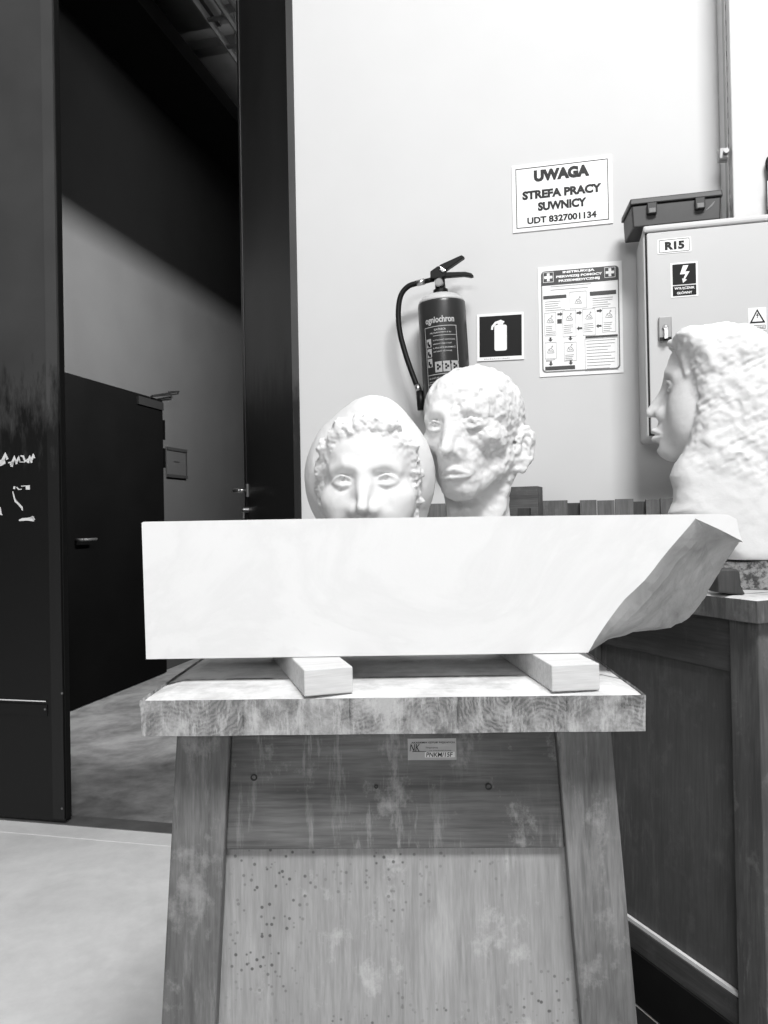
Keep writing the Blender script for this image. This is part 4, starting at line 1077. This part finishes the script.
q0, q1 = mid_(a0, a1, .12, .09), mid_(a0, a1, .88, .18); text_into(bm, 'NIE DOTYKAĆ', q0[0], q0[1], q1[0], q1[1], -tc_-.0018, .02)
obj('sticker_lettering', bm, M_ink, dr)
a0, a1 = C_(658.5, 342), C_(671, 317)
lk = bmesh.new(); prism(lk, rrect(*a0, *a1, .004), -tc_-.012, -tc_-.0003); lk = obj('lock', lk, plain('lock_grey', .32, .4, .1, metal=.3), dr, bev=.002)
bm = bmesh.new(); cxk, czk = mid_(a0, a1, .5, .55); tube(bm, [(cxk, -tc_-.0121, czk), (cxk, -tc_-.018, czk)], .008, 18); obj('keyhole', bm, M_dsteel, lk)
bm = bmesh.new(); tube(bm, [(cxk, -tc_-.0185, czk), (cxk, -tc_-.026, czk)], .003, 10); box(bm, cxk-.0045, cxk+.0045, -tc_-.027, -tc_-.024, czk-.034, czk-.004); obj('key', bm, M_steel, lk)
bm = bmesh.new(); q0, q1 = mid_(a0, a1, .05, -.02), mid_(a0, a1, .95, .14); box(bm, q0[0], q1[0], -tc_-.0145, -tc_-.0121, q0[1]+.001, q1[1]); obj('lock_base', bm, M_ink, lk)

# toolbox on the cabinet
tt = .187
zt3 = wallp(0, 0, zt2+.0015).z
X0, Z0 = W(631.5, 226, tt); X1, _ = W(722, 215, tt); _, Z1 = W(631, 199.5, tt); XB, _ = W(626, 240, .062)
ht3 = Z1-zt3
tb = empty('toolbox', 'dark plastic toolbox with two latches lying on top of the grey cabinet', 'toolbox', wallp((X0+X1)/2, tt, zt3), -PHI)
m0 = (X0+X1)/2; xa, xb = X0-m0, X1-m0; xq = XB-m0-.004
bm = bmesh.new(); hexa(bm, [(xa+.004, 0, 0), (xb-.004, 0, 0), (xb, .125, 0), (xq, .125, 0), (xa+.001, 0, ht3-.018), (xb-.001, 0, ht3-.018), (xb, .125, ht3-.018), (xq-.003, .125, ht3-.018)])
obj('tray', bm, M_toolface, tb, bev=.004)
bm = bmesh.new(); hexa(bm, [(xa-.004, -.006, ht3-.0175), (xb+.003, -.006, ht3-.0175), (xb+.003, .131, ht3-.0175), (xq-.009, .131, ht3-.0175), (xa-.002, -.004, ht3), (xb+.001, -.004, ht3), (xb+.001, .129, ht3), (xq-.007, .129, ht3)])
obj('lid', bm, M_tool, tb, bev=.003)
for px in (651.5, 699.5):
    s_, _ = W(px, 205, tt); s_ -= m0
    lt = obj('latch', BX(s_-.013, s_+.013, -.013, -.0005, ht3-.050, ht3-.019), M_tool, tb, bev=.002)
    obj('latch_tab', BX(s_-.009, s_+.009, -.017, -.0132, ht3-.049, ht3-.036), plain('latch_grey', .16, .5, .1), lt, bev=.001)
bm = bmesh.new(); s_, _ = W(710, 205, tt); s_ -= m0; 
stroke(bm, [(s_-.01, ht3-.052), (s_+.004, ht3-.04), (s_+.012, ht3-.03)], [.002, .005, .002], lambda u, v: (u, v), -.0008, .0005); obj('scuff', bm, plain('scuff_grey', .2, .7, .2), tb)

# small black case with a handle at the right edge, standing on the cabinet
xa, _ = W(760, 200, .10); _, z1 = W(768, 170, .10)
cs = empty('carry_case', 'small black case with a loop handle standing behind the cabinet top at the right edge', 'case', wallp(xa, .19, zt3), -PHI)
hc = z1-zt3-.012
obj('case_body', BX(0, .16, 0, .025, 0, hc), M_tool, cs, bev=.006)
bm = bmesh.new(); tube(bm, spline([(.004, .012, hc-.03), (.0, .012, hc+.0), (.010, .012, hc+.016), (.045, .012, hc+.018), (.055, .012, hc)], 6), .004, 8); obj('carry_handle', bm, M_rub, cs, smooth=True)
obj('pale_stripe', BX(-.003, .004, -.0025, -.0004, .012, hc*.62), M_white, cs, label='narrow white stripe on its left edge')
obj('badge', BX(.012, .05, -.002, -.0004, hc*.22, hc*.34), M_white, cs)

# perforated rail with cable beside the pillar
s1_, _ = W(725.2, 60, .12); s2_, _ = W(731, 60, .12)
rl = empty('cable_rail', 'perforated upright steel cable rail fixed beside the white pillar', 'cable rail', wallp((s1_+s2_)/2, .09, 1.9), -PHI)
hw = (s2_-s1_)/2; RT = 2.6
bm = bmesh.new(); box(bm, -hw, hw, -.03, -.028, 0, RT); box(bm, -hw, -hw+.002, -.0279, .0, 0, RT); obj('channel', bm, plain('rail_grey', .30, .5, .1, metal=.3), rl)
for k in range(56):
    bm = bmesh.new(); z_ = .03+k*.044; prism(bm, [(-hw*.55, z_), (hw*.35, z_+.006), (hw*.35, z_+.022), (-hw*.55, z_+.016)], -.0306, -.0302)
    obj('slot', bm, M_ink, rl)
bm = bmesh.new(); tube(bm, [(hw+.006, -.034, 0), (hw+.006, -.034, RT)], .004, 8); obj('cable', bm, M_white, rl)
bm = bmesh.new(); _, zc_ = W(731, 197, .12); box(bm, -.002, .020, -.040, -.0385, zc_-1.9-.006, zc_-1.9+.006); box(bm, -.004, .000, -.040, -.031, zc_-1.9-.006, zc_-1.9+.006); obj('clip', bm, M_white, rl)
a0 = W(717.5, 163, .128); a1 = W(727.5, 149, .128)
sx0 = empty('junction_box', 'small grey box with a round knob on the rail above the toolbox', 'switch box', wallp(a0[0], .128, a0[1]), -PHI)
ww = a1[0]-a0[0]; hh = a1[1]-a0[1]
obj('housing', BX(0, ww, 0, .006, 0, hh), plain('box_grey', .28, .5, .1), sx0, bev=.003)
obj('cover', BX(.004, ww-.001, -.014, -.0005, .006, hh-.001), plain('box_pale', .45, .5, .1), sx0, bev=.002)
bm = bmesh.new(); tube(bm, [(ww*.68, -.0145, hh*.55), (ww*.68, -.03, hh*.55)], .007, 14); obj('knob', bm, M_dsteel, sx0)
